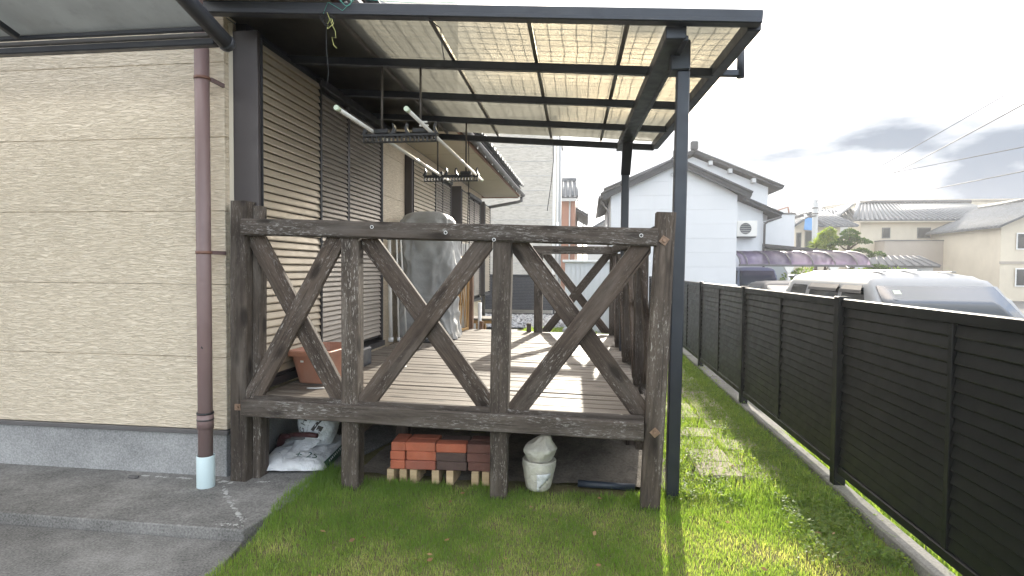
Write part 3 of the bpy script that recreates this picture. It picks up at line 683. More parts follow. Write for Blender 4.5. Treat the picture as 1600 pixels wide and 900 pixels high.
while y < 6.42:
    strand([npt(-2.1 + (XR + 2.1) * t, y + 0.05 * mnoise.noise(Vector((y, t * 2, 4))), 0) for t in np.linspace(0, 1, 44)]); y += cell
net = tag(link('bird_net', bm_mesh(bm), MT['wire_black']), 'thin black bird net spread over the cream terrace roof', 'net')
# cords tied to the front beam
def loopy(c, r, n, seed, squash=0.8, drop=0.0):
    return [(c[0] + r * math.cos(t * 6.28 * n) * (0.6 + 0.5 * mnoise.noise(Vector((t * 6, seed, 0)))), c[1] + 0.02 * math.sin(t * 9 + seed), c[2] + squash * r * math.sin(t * 6.28 * n) * (0.7 + 0.4 * mnoise.noise(Vector((t * 5, seed, 3)))) - drop * t) for t in np.linspace(0, 1, 40)]
cc = thing('cord_bundle', 'tangled black and yellow cords tied to the front roof beam', 'cord', (-1.53, 3.25, 2.87))
tube('black_cord', loopy((-1.53, 3.245, 2.855), 0.06, 3, 1.0), 0.0017, MT['wire_black'], cc, 5)
tube('black_cord', [(-1.54, 3.25, 2.87), (-1.545, 3.26, 2.7), (-1.535, 3.27, 2.55), (-1.55, 3.27, 2.46)], 0.002, MT['wire_black'], cc, 5)
tube('yellow_cord', [(-1.53, 3.24, 2.89), (-1.51, 3.24, 2.84), (-1.48, 3.24, 2.78), (-1.475, 3.24, 2.74), (-1.50, 3.24, 2.745), (-1.49, 3.24, 2.70), (-1.47, 3.24, 2.68)], 0.0017, MT['cord_yellow'], cc, 5)
tube('yellow_cord', loopy((-1.515, 3.238, 2.82), 0.035, 1.3, 5.0, 1.3), 0.0017, MT['cord_yellow'], cc, 5)
gc = thing('teal_cord', 'thin teal cord strung along the top of the front roof beam', 'cord', (-1.5, 3.26, 2.95))
tube('cord_length', [(-1.56, 3.255, 2.89), (-1.53, 3.252, 2.955), (-1.44, 3.25, 2.90), (-1.36, 3.25, 2.965), (-1.2, 3.255, 2.945), (-1.0, 3.27, 2.93), (-0.75, 3.262, 2.915), (-0.62, 3.262, 2.907)], 0.0017, MT['cord_green'], gc, 5)
tube('cord_length', loopy((-1.42, 3.25, 2.955), 0.045, 1.6, 2.0), 0.0017, MT['cord_green'], gc, 5)
hc = tag(tube('hanging_cord', [(-0.955, 3.29, 2.87), (-0.90, 3.31, 2.82), (-0.87, 3.32, 2.80), (-0.865, 3.33, 2.70), (-0.85, 3.33, 2.62)], 0.003, MT['wire_black'], None, 5), 'short black cord dangling below the front beam beside a rafter', 'cord')
hc2 = tag(tube('hanging_cord', [(-0.40, 6.40, 2.80), (-0.395, 6.40, 2.6), (-0.42, 6.41, 2.35), (-0.46, 6.41, 2.05)], 0.004, MT['wire_black'], None, 5), 'long black cord hanging from the back roof beam', 'cord')
hc3 = tag(tube('hanging_cord', [(-1.35, 6.40, 2.86), (-1.345, 6.40, 2.4), (-1.36, 6.41, 1.9), (-1.40, 6.42, 1.45), (-1.46, 6.42, 1.2)], 0.0045, MT['wire_black'], None, 5), 'thin cord hanging from the back beam past the grey cover', 'cord')
# ------------------------------------------------------------------ wooden deck
deck = thing('wooden_deck', 'weathered dark wooden deck with cross braced railings', 'deck', (-0.9, 3.5, 0))
PW, BW, RW = MT['post_wood'], MT['brace_wood'], MT['rail_wood']
def dz(x): return 0.562 - 0.017 * (x + 2.2)        # top of the floorboards, falling slightly to the right
# floorboards
y = 3.535; k = 0
while y < 7.92:
    w = 0.115; x0 = -2.14 + random.uniform(-0.01, 0.01); x1 = 0.385 + random.uniform(-0.015, 0.015)
    dzr = random.uniform(-0.003, 0.003)
    if y < 3.64: x1 = 0.36
    beam('floorboard', (x0, y + w / 2, dz(x0) - 0.014 + dzr), (x1, y + w / 2, dz(x1) - 0.014 + dzr), w, 0.028, MT['deck_wood'], deck, 0.004, warp=0.003)
    y += w + 0.012 + random.uniform(-0.002, 0.002)
# joists and under-posts
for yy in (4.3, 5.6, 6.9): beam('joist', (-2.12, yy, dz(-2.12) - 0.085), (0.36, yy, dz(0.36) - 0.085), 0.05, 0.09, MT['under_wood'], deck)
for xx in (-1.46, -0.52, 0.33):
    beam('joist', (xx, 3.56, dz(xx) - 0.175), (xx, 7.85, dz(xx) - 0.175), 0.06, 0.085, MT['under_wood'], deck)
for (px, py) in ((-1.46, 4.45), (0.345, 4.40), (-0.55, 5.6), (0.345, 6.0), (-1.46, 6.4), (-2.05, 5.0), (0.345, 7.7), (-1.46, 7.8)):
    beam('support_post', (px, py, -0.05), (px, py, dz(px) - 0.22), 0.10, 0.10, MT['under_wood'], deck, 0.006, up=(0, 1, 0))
# front railing: posts
def post(x0, z0, x1, z1, yc, w, d, mat=PW, warp=0.006):
    return beam('post', (x0, yc, z0), (x1, yc, z1), w, d, mat, deck, 0.008, up=(0, 1, 0), warp=warp)
pL = post(-2.245, -0.03, -2.225, 1.825, 3.50, 0.112, 0.125)
pL2 = post(-2.165, -0.03, -2.150, 1.80, 3.555, 0.055, 0.09)
pR = post(0.375, -0.04, 0.445, 1.735, 3.462, 0.110, 0.105)
p2 = post(-1.478, 0.50, -1.474, 1.60, 3.475, 0.112, 0.095)
p2b = post(-1.482, -0.04, -1.478, 0.432, 3.49, 0.115, 0.105)
p3 = post(-0.530, 0.47, -0.516, 1.575, 3.470, 0.112, 0.095)
p3b = post(-0.535, -0.04, -0.530, 0.405, 3.49, 0.105, 0.100)
pl3 = post(-2.155, -0.02, -2.15, 0.42, 3.60, 0.04, 0.05, MT['under_wood'])
# front railing: rails
def fr(x, zl, zr): return zl + (zr - zl) * (x + 2.16) / (0.385 + 2.16)
beam('top_rail', (-2.185, 3.435, 1.657), (0.392, 3.435, 1.590), 0.075, 0.104, RW, deck, 0.010, warp=0.006)
beam('bottom_rail', (-2.178, 3.405, 0.505), (0.330, 3.405, 0.463), 0.055, 0.106, RW, deck, 0.006, warp=0.006)
beam('edge_board', (-2.13, 3.448, 0.560), (0.335, 3.448, 0.528), 0.026, 0.032, MT['rail_wood'], deck, 0.004, warp=0.004)
# front braces (board in front, board behind)
def xbay(u0, u1, zlo, zhi, n_front, n_back, mat=BW, w=0.118, plane='xz'):
    c = (u0, u1, zlo, zhi)
    brace('brace', (u0 + 0.05, zlo + 0.02), (u1 - 0.04, zhi - 0.02), w, *n_front, c, mat, deck, plane)
    brace('brace', (u0 + 0.05, zhi - 0.02), (u1 - 0.04, zlo + 0.02), w, *n_back, c, mat, deck, plane)
xbay(-2.185, -1.530, 0.552, 1.600, (3.438, 3.478), (3.482, 3.522))
xbay(-1.420, -0.578, 0.547, 1.585, (3.436, 3.476), (3.480, 3.520))
xbay(-0.468, 0.360, 0.535, 1.565, (3.436, 3.476), (3.480, 3.520))
brace_f = None
# washers and screw holes
def washer(x, y, z, s=0.045, rot=0.6):
    w_ = link('washer', box_me(s, 0.006, s, 0.002), MT['bolt'], deck, Matrix.Translation((x, y, z)) @ Matrix.Rotation(rot, 4, 'Y'))
    bm = bmesh.new(); bmesh.ops.create_cone(bm, segments=6, radius1=0.012, radius2=0.010, depth=0.012, cap_ends=True)
    link('bolt_head', bm_mesh(bm), MT['bolt'], w_, Matrix.Translation((x, y - 0.008, z)) @ Matrix.Rotation(R(90), 4, 'X'))
washer(0.430, 3.405, 1.572); washer(0.396, 3.405, 0.455, rot=0.8); washer(-2.237, 3.433, 0.495, 0.042, 0.0)
for (x, z) in ((-1.318, 1.652), (-0.855, 1.617), (-0.560, 1.575), (0.30, 1.60)):
    me = lathe_me([(0.0075, 0.0), (0.010, 0.0015), (0.011, 0.0)], 14); sc_ = link('screw_hole', me, MT['white_paint'], deck, Matrix.Translation((x, 3.3955, z)) @ Matrix.Rotation(R(90), 4, 'X'))
    me = lathe_me([(0.0, 0.0), (0.0076, 0.0)], 12); link('hole', me, MT['black_plastic'], sc_, Matrix.Translation((x, 3.3950, z)) @ Matrix.Rotation(R(90), 4, 'X'))
# right side railing
sx0 = 0.40
def sxa(y): return 0.425 - (y - 3.47) * 0.018
for yy in (4.52, 5.62, 6.72): beam('post', (sxa(yy), yy, 0.45), (sxa(yy), yy, 1.585), 0.10, 0.09, PW, deck, 0.006, up=(0, 1, 0), warp=0.005)
beam('post', (0.335, 7.86, -0.04), (0.335, 7.86, 1.62), 0.10, 0.10, PW, deck, 0.006, up=(0, 1, 0), warp=0.005)
beam('top_rail', (sxa(3.55), 3.53, 1.62), (sxa(7.9), 7.90, 1.675), 0.09, 0.085, RW, deck, 0.008, warp=0.005)
beam('bottom_rail', (sxa(3.55) + 0.01, 3.53, 0.445), (sxa(7.9) + 0.02, 7.90, 0.460), 0.045, 0.10, RW, deck, 0.006, warp=0.005)
for (a, b) in ((3.53, 4.47), (4.57, 5.57), (5.67, 6.67), (6.77, 7.80)):
    xm = sxa((a + b) / 2)
    xbay(a, b, 0.545, 1.585, (xm - 0.042, xm - 0.004), (xm + 0.002, xm + 0.040), BW, 0.115, 'yz')
# far railing
beam('post', (-0.675, 7.86, -0.04), (-0.672, 7.86, 1.62), 0.115, 0.10, PW, deck, 0.006, up=(0, 1, 0), warp=0.005)
beam('top_rail', (-0.745, 7.80, 1.664), (0.385, 7.80, 1.660), 0.08, 0.105, RW, deck, 0.008, warp=0.004)
xbay(-0.612, 0.285, 0.545, 1.61, (7.82, 7.855), (7.862, 7.897), BW, 0.11)
beam('end_block', (-0.80, 7.86, 0.52), (-0.80, 7.86, 0.66), 0.06, 0.07, BW, deck, 0.004, up=(0, 1, 0))
# post by the wall at the far left corner
beam('post', (-1.668, 8.0, -0.04), (-1.668, 8.0, 1.67), 0.12, 0.08, MT['brown_plank'], deck, 0.006, up=(0, 1, 0), warp=0.005)
beam('end_block', (-1.50, 8.02, 0.50), (-1.495, 8.03, 0.66), 0.05, 0.06, MT['brown_plank'], deck, 0.004, up=(0, 1, 0))

# ------------------------------------------------------------------ laundry hangers and poles
def hanger(Y, zt, label):
    h = thing('pole_hanger', label, 'pole hanger', (-1.37, Y, zt), 'laundry pole hangers under the terrace roof')
    zb = zt - 0.09
    box('rack_bar', -1.650, -1.097, Y - 0.022, Y + 0.022, zb + 0.018, zb + 0.040, MT['black_plastic'], h, 0.004)
    box('rack_bar', -1.650, -1.097, Y - 0.018, Y + 0.018, zb - 0.022, zb - 0.014, MT['black_plastic'], h, 0.003)
    tm = box_me(0.008, 0.03, 0.031); tm.materials.append(MT['black_plastic'])
    for k in range(18): share('rack_tooth', tm, h, (-1.644 + k * 0.0318, Y, zb + 0.002))
    for xh in (-1.632, -1.415, -1.325, -1.112):
        s = 1 if xh < -1.36 else -1
        pts = [(xh + s * 0.018 * math.sin(t * 2.6) - s * 0.018, zb + 0.036 + 0.075 * t) for t in np.linspace(0, 1, 7)]
        poly = [(u - 0.013 * (1 - i / 9), v) for i, (u, v) in enumerate(pts)] + [(u + 0.013 * (1 - i / 9), v) for i, (u, v) in reversed(list(enumerate(pts)))]
        prism('hook', poly, 'y', Y - 0.02, Y + 0.02, MT['black_plastic'], h)
    for xc in (-1.51, -1.22): box('clamp', xc - 0.055, xc + 0.055, Y - 0.026, Y + 0.026, zb + 0.041, zb + 0.075, MT['black_plastic'], h, 0.005)
    for xr in (-1.51, -1.22):
        tube('hanger_rod', [(xr, Y, zb + 0.03), (xr, Y, P(xr) - 0.085)], 0.0085, MT['rafter_metal'], h, 8)
    return h
h1 = hanger(4.09, 2.43, 'black plastic pole hanger on two rods, nearer of the two')
h2 = hanger(5.665, 2.385, 'black plastic pole hanger on two rods, farther of the two')
for (a, b, lab) in (((-1.612, 3.55, 2.425), (-1.462, 5.93, 2.322), 'white laundry pole nearer to the louvred shutters'), ((-1.158, 3.58, 2.413), (-1.112, 5.93, 2.326), 'white laundry pole farther from the shutters, nearer the garden')):
    t = thing('laundry_pole', lab, 'pole', a, 'white laundry poles')
    A, B = Vector(a), Vector(b); tube('pole_tube', [A, A.lerp(B, 0.5), B], 0.0135, MT['white_pole'], t, 12)
    for (p, d) in ((A, (B - A).normalized()), (B, (A - B).normalized())): tube('pole_cap', [p - d * 0.012, p + d * 0.03], 0.0165, MT['cap_green'], t, 12)
cl = thing('clothes_peg_clip', 'small white plastic clip holding the right laundry pole on the near hanger', 'clip', (-1.18, 4.0, 2.42))
box('jaw', -1.20, -1.13, 3.985, 4.0, 2.405, 2.418, MT['white_pole'], cl, 0.004); box('jaw', -1.20, -1.14, 3.985, 4.0, 2.43, 2.442, MT['white_pole'], cl, 0.004)

# ------------------------------------------------------------------ things on the deck
# planter
def planter(c, rot):
    t = thing('planter', 'empty rectangular terracotta planter on the deck beside the shutters', 'planter', c)
    def rr(a, b, z, r=0.05, n=5):
        o_ = []
        for (sx, sy, st) in ((1, 1, 0), (-1, 1, 1), (-1, -1, 2), (1, -1, 3)):
            for k in range(n): th = (st + k / (n - 1)) * math.pi / 2; o_.append((sx * (a - r) + r * math.cos(th), sy * (b - r) + r * math.sin(th), z))
        return o_
    a, b, H = 0.15, 0.265, 0.24
    rings = [rr(a * 0.74, b * 0.80, 0.0), rr(a * 0.76, b * 0.82, 0.01), rr(a * 0.96, b * 0.965, H - 0.045), rr(a * 0.965, b * 0.97, H - 0.04), rr(a + 0.014, b + 0.014, H - 0.038), rr(a + 0.020, b + 0.020, H - 0.004), rr(a + 0.016, b + 0.016, H), rr(a - 0.002, b - 0.002, H), rr(a - 0.012, b - 0.012, H - 0.03), rr(a * 0.72, b * 0.78, 0.03)]
    V = [v for r_ in rings for v in r_]; n = len(rings[0]); F = []
    for i in range(len(rings) - 1):
        for k in range(n): F.append((i * n + k, i * n + (k + 1) % n, (i + 1) * n + (k + 1) % n, (i + 1) * n + k))
    F.append(tuple(range(n))[::-1]); F.append(tuple((len(rings) - 1) * n + k for k in range(n)))
    M = Matrix.Translation(c) @ Matrix.Rotation(rot, 4, 'Z')
    body = link('pot_body', pyd(V, F), MT['terracotta'], t, M)
    for p in body.data.polygons: p.use_smooth = False
    link('sticker', box_me(0.024, 0.001, 0.014), MT['label_white'], t, M @ Matrix.Translation((-0.045, -0.2565, 0.165)) @ Matrix.Rotation(R(7), 4, 'X'))
planter((-1.965, 4.13, dz(-2.0) + 0.003), R(-4))
bx_ = tag(box('black_box', -2.05, -1.87, 4.62, 4.82, dz(-2) + 0.002, dz(-2) + 0.16, MT['pipe_navy'], None, 0.012), 'dark navy plastic box on the deck behind the terracotta planter', 'box')
ss = thing('white_block', 'small pale block lying at the foot of the planter', 'block', (-1.735, 4.04, dz(-1.8)))
prism('block_body', [(-1.76, dz(-1.8) + 0.002), (-1.71, dz(-1.8) + 0.002), (-1.715, dz(-1.8) + 0.05), (-1.75, dz(-1.8) + 0.055)], 'y', 4.02, 4.07, MT['sack_old'], ss, 0.004)
tag(tube('white_stick', [(-1.67, 4.45, dz(-1.6) + 0.008), (-1.60, 4.62, dz(-1.6) + 0.008), (-1.54, 4.76, dz(-1.6) + 0.008)], 0.006, MT['white_paint'], None, 6), 'thin white stick lying on the boards behind the second post', 'stick')
tag(tube('white_stick', [(-1.93, 3.76, dz(-1.9) + 0.006), (-1.86, 3.765, dz(-1.9) + 0.006), (-1.81, 3.79, dz(-1.9) + 0.006)], 0.005, MT['white_paint'], None, 6), 'short white stick lying on the boards in front of the planter', 'stick')
tag(tube('thin_hose', [(-1.66 + 0.12 * math.cos(t), 3.84 + 0.09 * math.sin(t), dz(-1.7) + 0.006) for t in np.linspace(1.2, 5.6, 22)], 0.004, MT['wire_black'], None, 6), 'thin dark hose curled on the deck boards', 'hose')
# covered object
def cover(c, w, d, H):
    rows = 90; n = 170; V = []; F = []
    for i in range(rows + 1):
        t = i / rows
        if t < 0.80: s = 1.0; z = t / 0.80 * (H - 0.20)
        else:
            a = (t - 0.80) / 0.20 * math.pi / 2; s = 0.10 + 0.90 * math.cos(a) ** 0.75 if a < math.pi / 2 - 1e-3 else 0.0; z = H - 0.20 + 0.20 * math.sin(a)
        flare = 1.0 + 0.05 * max(0, 1 - t * 5) - 0.03 * math.sin(t * 9)
        for k in range(n):
            th = 2 * math.pi * k / n; cx, sy = math.cos(th), math.sin(th); e = 0.42
            x = math.copysign(abs(cx) ** e, cx); y_ = math.copysign(abs(sy) ** e, sy)
            P0 = Vector((x * w / 2, y_ * d / 2, z))
            f1 = mnoise.noise(Vector((P0.x * 3.0, P0.y * 3.0, z * 1.6))) * 0.030
            q1 = Vector((P0.x * 5.2 + z * 1.7, P0.y * 5.2, z * 2.3 - P0.x * 2.0 + 4)); f2 = (0.22 - abs(mnoise.noise(q1))) * 0.13
            q2 = Vector((P0.x * 11 - z * 3.5, P0.y * 11, z * 4.5 + P0.x * 4 + 9)); f3 = (0.2 - abs(mnoise.noise(q2))) * 0.05
            band = -0.014 * math.exp(-((z - 0.52) / 0.018) ** 2)
            g = (1 + (f1 + f2 + f3 + band) / (w / 2) * (1.0 if t < 0.86 else 0.45)) * flare * s
            lean = -0.02 * (t - 0.5)
            V.append((x * w / 2 * g + lean, y_ * d / 2 * g, z + (0.012 * mnoise.noise(Vector((x * 5, y_ * 5, 0))) if i == 0 else 0)))
    for i in range(rows):
        for k in range(n): F.append((i * n + k, i * n + (k + 1) % n, (i + 1) * n + (k + 1) % n, (i + 1) * n + k))
    F.append(tuple(rows * n + k for k in range(n)))
    me = pyd(V, F, True); return me
cv = link('covered_appliance', cover(None, 0.66, 0.56, 1.53), MT['tarp'], None, Matrix.Translation((-1.93, 6.88, dz(-2) + 0.004)))
tag(cv, 'tall object under a wrinkled silver grey cover on the deck', 'covered object')
tag(box('dark_mat', -2.10, -1.62, 6.32, 6.54, dz(-1.9) + 0.002, dz(-1.9) + 0.012, MT['black_plastic'], None, 0.003), 'thin black mat lying in front of the grey cover', 'mat')
# white poles leaning in the corner
for (x, y_, r_, h_, lean, lab) in ((-2.22, 6.30, 0.022, 1.18, -0.03, 'thick white pipe standing against the wall beside the shutter'), (-2.14, 6.34, 0.010, 1.22, -0.035, 'thin white rod leaning in the corner, left of its pair'), (-2.06, 6.38, 0.010, 1.25, -0.085, 'thin white rod leaning in the corner, right of its pair')):
    t = thing('leaning_pole', lab, 'pole', (x, y_, dz(x)), 'white poles leaning on the house wall')
    tube('rod', [(x, y_, dz(x) + 0.03), (x + lean, y_ + 0.02, dz(x) + h_)], r_, MT['white_pole'], t, 10)
    tube('foot_cap', [(x, y_, dz(x) + 0.002), (x, y_, dz(x) + 0.05)], r_ + 0.009, MT['white_paint'], t, 10)
    tube('top_cap', [(x + lean, y_ + 0.02, dz(x) + h_ - 0.02), (x + lean, y_ + 0.02, dz(x) + h_ + 0.012)], r_ + 0.004, MT['frame_black'], t, 10)
cb = thing('white_rod', 'white horizontal rod from the shutter jamb to the grey cover', 'rod', (-2.1, 6.5, 1.85))
tube('rod', [(-2.20, 5.98, 1.865), (-2.12, 6.3, 1.84), (-2.05, 6.62, 1.81)], 0.011, MT['white_pole'], cb, 8); tube('end_bracket', [(-2.20, 5.98, 1.80), (-2.20, 5.98, 1.90)], 0.018, MT['frame_black'], cb, 8)
# golden lattice frame leaning by the cover
lf = thing('wooden_trellis', 'golden wooden folding trellis frame standing at the right of the grey cover', 'trellis', (-1.72, 7.55, dz(-1.7)))
GW = MT['gold_wood']; zf = dz(-1.7)
beam('stile', (-1.735, 7.52, zf), (-1.735, 7.52, zf + 1.02), 0.032, 0.045, MT['gold_wood'], lf, 0.003, up=(0, 1, 0))
beam('stile', (-1.66, 7.86, zf), (-1.655, 7.86, zf + 1.02), 0.032, 0.045, GW, lf, 0.003, up=(0, 1, 0))
beam('crosspiece', (-1.735, 7.55, zf + 1.0), (-1.655, 7.84, zf + 1.0), 0.03, 0.035, GW, lf, 0.003)
beam('crosspiece', (-1.735, 7.55, zf + 0.02), (-1.655, 7.84, zf + 0.02), 0.03, 0.035, GW, lf, 0.003)
for q in range(5):
    y0 = 7.545 + q * 0.055; x0 = -1.735 + 0.08 * (y0 - 7.52) / 0.34
    if q < 3: beam('lattice_slat', (x0 - 0.012, y0, zf + 0.04), (x0 + 0.02, y0 + 0.13, zf + 0.98), 0.012, 0.03, GW, lf, 0.002, up=(0, 1, 0))
    else: beam('lattice_slat', (x0 + 0.02, y0 + 0.05, zf + 0.04), (x0 - 0.012, y0 - 0.10, zf + 0.98), 0.012, 0.03, GW, lf, 0.002, up=(0, 1, 0))
wp = thing('corrugated_sheet', 'narrow white corrugated sheet standing behind the golden trellis', 'sheet', (-1.70, 7.95, dz(-1.7)))
poly = [(-1.765 + 0.018 * k, 7.93 + (0.012 if k % 2 else 0.0)) for k in range(7)]; poly = poly + [(u, v + 0.004) for u, v in reversed(poly)]
prism('ribbed_face', poly, 'z', zf + 0.002, zf + 1.20, MT['white_paint'], wp)
# step bench behind the deck
bn = thing('step_bench', 'grey topped step bench with golden legs behind the deck', 'bench', (-1.75, 9.6, 0))
for k in range(3): box('top_board', -1.98, -1.24, 9.0 + k * 0.16, 9.15 + k * 0.16, 0.585, 0.615, MT['deck_wood'], bn, 0.004)
for (x, yy) in ((-1.72, 9.04), (-1.32, 9.40), (-1.72, 9.40), (-1.94, 9.04)): box('leg', x - 0.045, x + 0.045, yy - 0.04, yy + 0.04, -0.01, 0.53, GW, bn, 0.004)
box('apron', -1.96, -1.26, 9.01, 9.04, 0.532, 0.583, GW, bn, 0.003)
tag(box('concrete_block', -1.56, -1.20, 9.2, 9.9, -0.1, 0.36, MT['foundation'], None, 0.01), 'pale concrete step block under the grey bench', 'block')
tag(tube('white_post', [(-1.60, 8.45, 0.0), (-1.60, 8.45, 0.9)], 0.028, MT['white_paint'], None, 12), 'short white post standing beside the bench', 'post')

# ------------------------------------------------------------------ things under the deck
def pillow(w, d, h, nx=30, ny=34, seed=0.0, wr=0.018):
    V = []; F = []
    for s in (1, -1):
        for j in range(ny + 1):
            for i in range(nx + 1):
                u = i / nx * 2 - 1; v = j / ny * 2 - 1
                e = max(0.0, (1 - abs(u) ** 3.2)) ** 0.55 * max(0.0, (1 - abs(v) ** 3.6)) ** 0.55
                wz = wr * (mnoise.noise(Vector((u * 4 + seed, v * 5, s))) + 0.6 * mnoise.noise(Vector((u * 11 + seed, v * 9, s + 4)))) * (0.35 + 0.65 * min(1, e * 1.2))
                pin = 1 - 0.05 * (1 - abs(v)) * 0
                z = (h * (0.80 if s > 0 else 0.20) * e + (wz if s > 0 else 0.0)) * (1 if s > 0 else -1)
                V.append((u * w / 2 * (1 - 0.035 * v * v) * pin, v * d / 2 * (1 - 0.03 * u * u), z + h * 0.2))
    n = (nx + 1) * (ny + 1)
    for s in range(2):
        for j in range(ny):
            for i in range(nx):
                a = s * n + j * (nx + 1) + i; q = (a, a + 1, a + nx + 2, a + nx + 1); F.append(q if s == 0 else q[::-1])
    return V, F
V, F = pillow(0.49, 0.76, 0.10)
B1 = Matrix.Translation((-2.045, 3.985, 0.01)) @ Matrix.Rotation(R(8), 4, 'Z')
b1 = thing('soil_bag', 'flat white soil bag printed 25 lying under the deck', 'bag', (-1.99, 3.965, 0.01))
bm = bmesh.new(); bm.from_mesh(pyd(V, F)); bmesh.ops.remove_doubles(bm, verts=bm.verts[:], dist=0.0004); bmesh.ops.recalc_face_normals(bm, faces=bm.faces[:])
sk = link('sack', bm_mesh(bm, True), MT['sack_white'], b1, B1)
from mathutils.bvhtree import BVHTree
def drape_text(txt, size, me_bvh, M, at, rot, mat, parent, lift=0.0025, name='print', sx=1.0):
    """flat print laid on the sack's own surface"""
    me = text_me(txt, size); bm = bmesh.new(); bm.from_mesh(me)
    bmesh.ops.triangulate(bm, faces=bm.faces[:]); bmesh.ops.subdivide_edges(bm, edges=[e for e in bm.edges if e.calc_length() > 0.012], cuts=2, use_grid_fill=False)
    c, s = math.cos(rot), math.sin(rot)
    for v in bm.verts:
        x, y_ = v.co.x * sx, v.co.y; px = at[0] + c * x - s * y_; py = at[1] + s * x + c * y_
        hit = me_bvh.ray_cast(Vector((px, py, 1.0)), Vector((0, 0, -1)))
        v.co = Vector((px, py, (hit[0].z if hit[0] else 0.1) + lift))
    return link(name, bm_mesh(bm), mat, parent, M)
bv = BVHTree.FromPolygons([Vector(v) for v in V[:31 * 35]], [f for f in F[:30 * 34]])
drape_text('\u571f', 0.060, bv, B1, (0.030, -0.262), 0.0, MT['print_green'], b1)
drape_text('25', 0.082, bv, B1, (0.125, -0.262), 0.0, MT['print_green'], b1)
drape_text('%', 0.030, bv, B1, (-0.115, -0.225), 0.2, MT['print_green'], b1)
# green printed edge of the bag (its long right side)
bm = bmesh.new(); L_ = []
for k in range(25):
    v = -0.31 + 0.62 * k / 24
    px = 0.2440 * (1 - 0.035 * (v / 0.34) ** 2); 
    L_.append((bm.verts.new((px - 0.016, v, 0.020 + 0.038)), bm.verts.new((px + 0.004, v, 0.024)), bm.verts.new((px + 0.001, v, 0.006))))
for a, b in zip(L_[:-1], L_[1:]):
    bm.faces.new((a[0], a[1], b[1], b[0])); bm.faces.new((a[1], a[2], b[2], b[1]))
bmesh.ops.recalc_face_normals(bm, faces=bm.faces[:])
link('printed_edge', bm_mesh(bm, True), MT['print_green'], b1, B1)
dash = box_me(0.0012, 0.012, 0.014); dash.materials.append(MT['print_white'])
for k in range(13):
    link('print_mark', dash, None, b1, B1 @ Matrix.Translation((0.2415, -0.25 + 0.036 * k + random.uniform(-0.004, 0.004), 0.048)) @ Matrix.Rotation(R(-22), 4, 'Y') @ Matrix.Diagonal((1, random.uniform(0.6, 1.5), random.uniform(0.7, 1.1), 1)))
# crumpled upper bag
def crumple(w, d, H, seed, n=48, rows=34, lean=0.0, neck=0.25):
    V = []; F = []
    for i in range(rows + 1):
        t = i / rows; s = (0.80 + 0.38 * math.sin(min(1, t * 1.25) * math.pi * 0.8)) * (1 - max(0, t - 0.55) / 0.45 * (1 - neck)) ; z = H * t
        for k in range(n):
            th = 2 * math.pi * k / n; x, y_ = math.cos(th), math.sin(th)
            f = 0.13 * mnoise.noise(Vector((x * 1.6 + seed, y_ * 1.6, t * 2.2))) + 0.10 * abs(mnoise.noise(Vector((x * 3.2 + seed, y_ * 3.2, t * 4 + seed)))) + 0.035 * mnoise.noise(Vector((x * 9, y_ * 9 + seed, t * 10)))
            V.append((x * w / 2 * s * (1 + f) + lean * t * t, y_ * d / 2 * s * (1 + f), z + 0.02 * mnoise.noise(Vector((x * 3, y_ * 3, t * 3 + seed))) * t))
    for i in range(rows):
        for k in range(n): F.append((i * n + k, i * n + (k + 1) % n, (i + 1) * n + (k + 1) % n, (i + 1) * n + k))
    F.append(tuple(k for k in range(n))[::-1]); F.append(tuple(rows * n + k for k in range(n)))
    return V, F
B2 = Matrix.Translation((-2.00, 4.03, 0.085)) @ Matrix.Rotation(R(8), 4, 'Y')
b2 = thing('printed_bag', 'half empty white bag with dark lettering slumped on the flat soil bag', 'bag', (-2.015, 4.045, 0.115))
V2, F2 = crumple(0.25, 0.22, 0.34, 3.3, lean=-0.01, neck=0.45)
link('sack', pyd(V2, F2, True), MT['sack_white'], b2, B2)
bv2 = BVHTree.FromPolygons([Vector(v) for v in V2], F2)
def front_text(txt, size, at, rot, mat, parent, M, bv_, sx=1.0):
    me = text_me(txt, size); bm = bmesh.new(); bm.from_mesh(me); bmesh.ops.triangulate(bm, faces=bm.faces[:])
    bmesh.ops.subdivide_edges(bm, edges=[e for e in bm.edges if e.calc_length() > 0.012], cuts=2)
    c, s = math.cos(rot), math.sin(rot)
    for v in bm.verts:
        x, y_ = v.co.x * sx, v.co.y; px = at[0] + c * x - s * y_; pz = at[1] + s * x + c * y_
        hit = bv_.ray_cast(Vector((px, -1.0, pz)), Vector((0, 1, 0))); v.co = Vector((px, (hit[0].y if hit[0] else -0.05) - 0.0025, pz))
    return link('print', bm_mesh(bm), mat, parent, M)
PB = MT['print_black']
front_text('D G H', 0.062, (-0.062, 0.13), R(82), PB, b2, B2, bv2)
front_text('\u2014 \u2014 \u2014 \u2014', 0.03, (-0.020, 0.15), R(80), PB, b2, B2, bv2)
front_text('\u25ac\u25ac', 0.075, (0.040, 0.20), R(62), PB, b2, B2, bv2, 0.8)
front_text('\u25a0', 0.05, (0.072, 0.165), R(70), PB, b2, B2, bv2)
front_text('= = =', 0.035, (0.060, 0.105), R(75), PB, b2, B2, bv2)
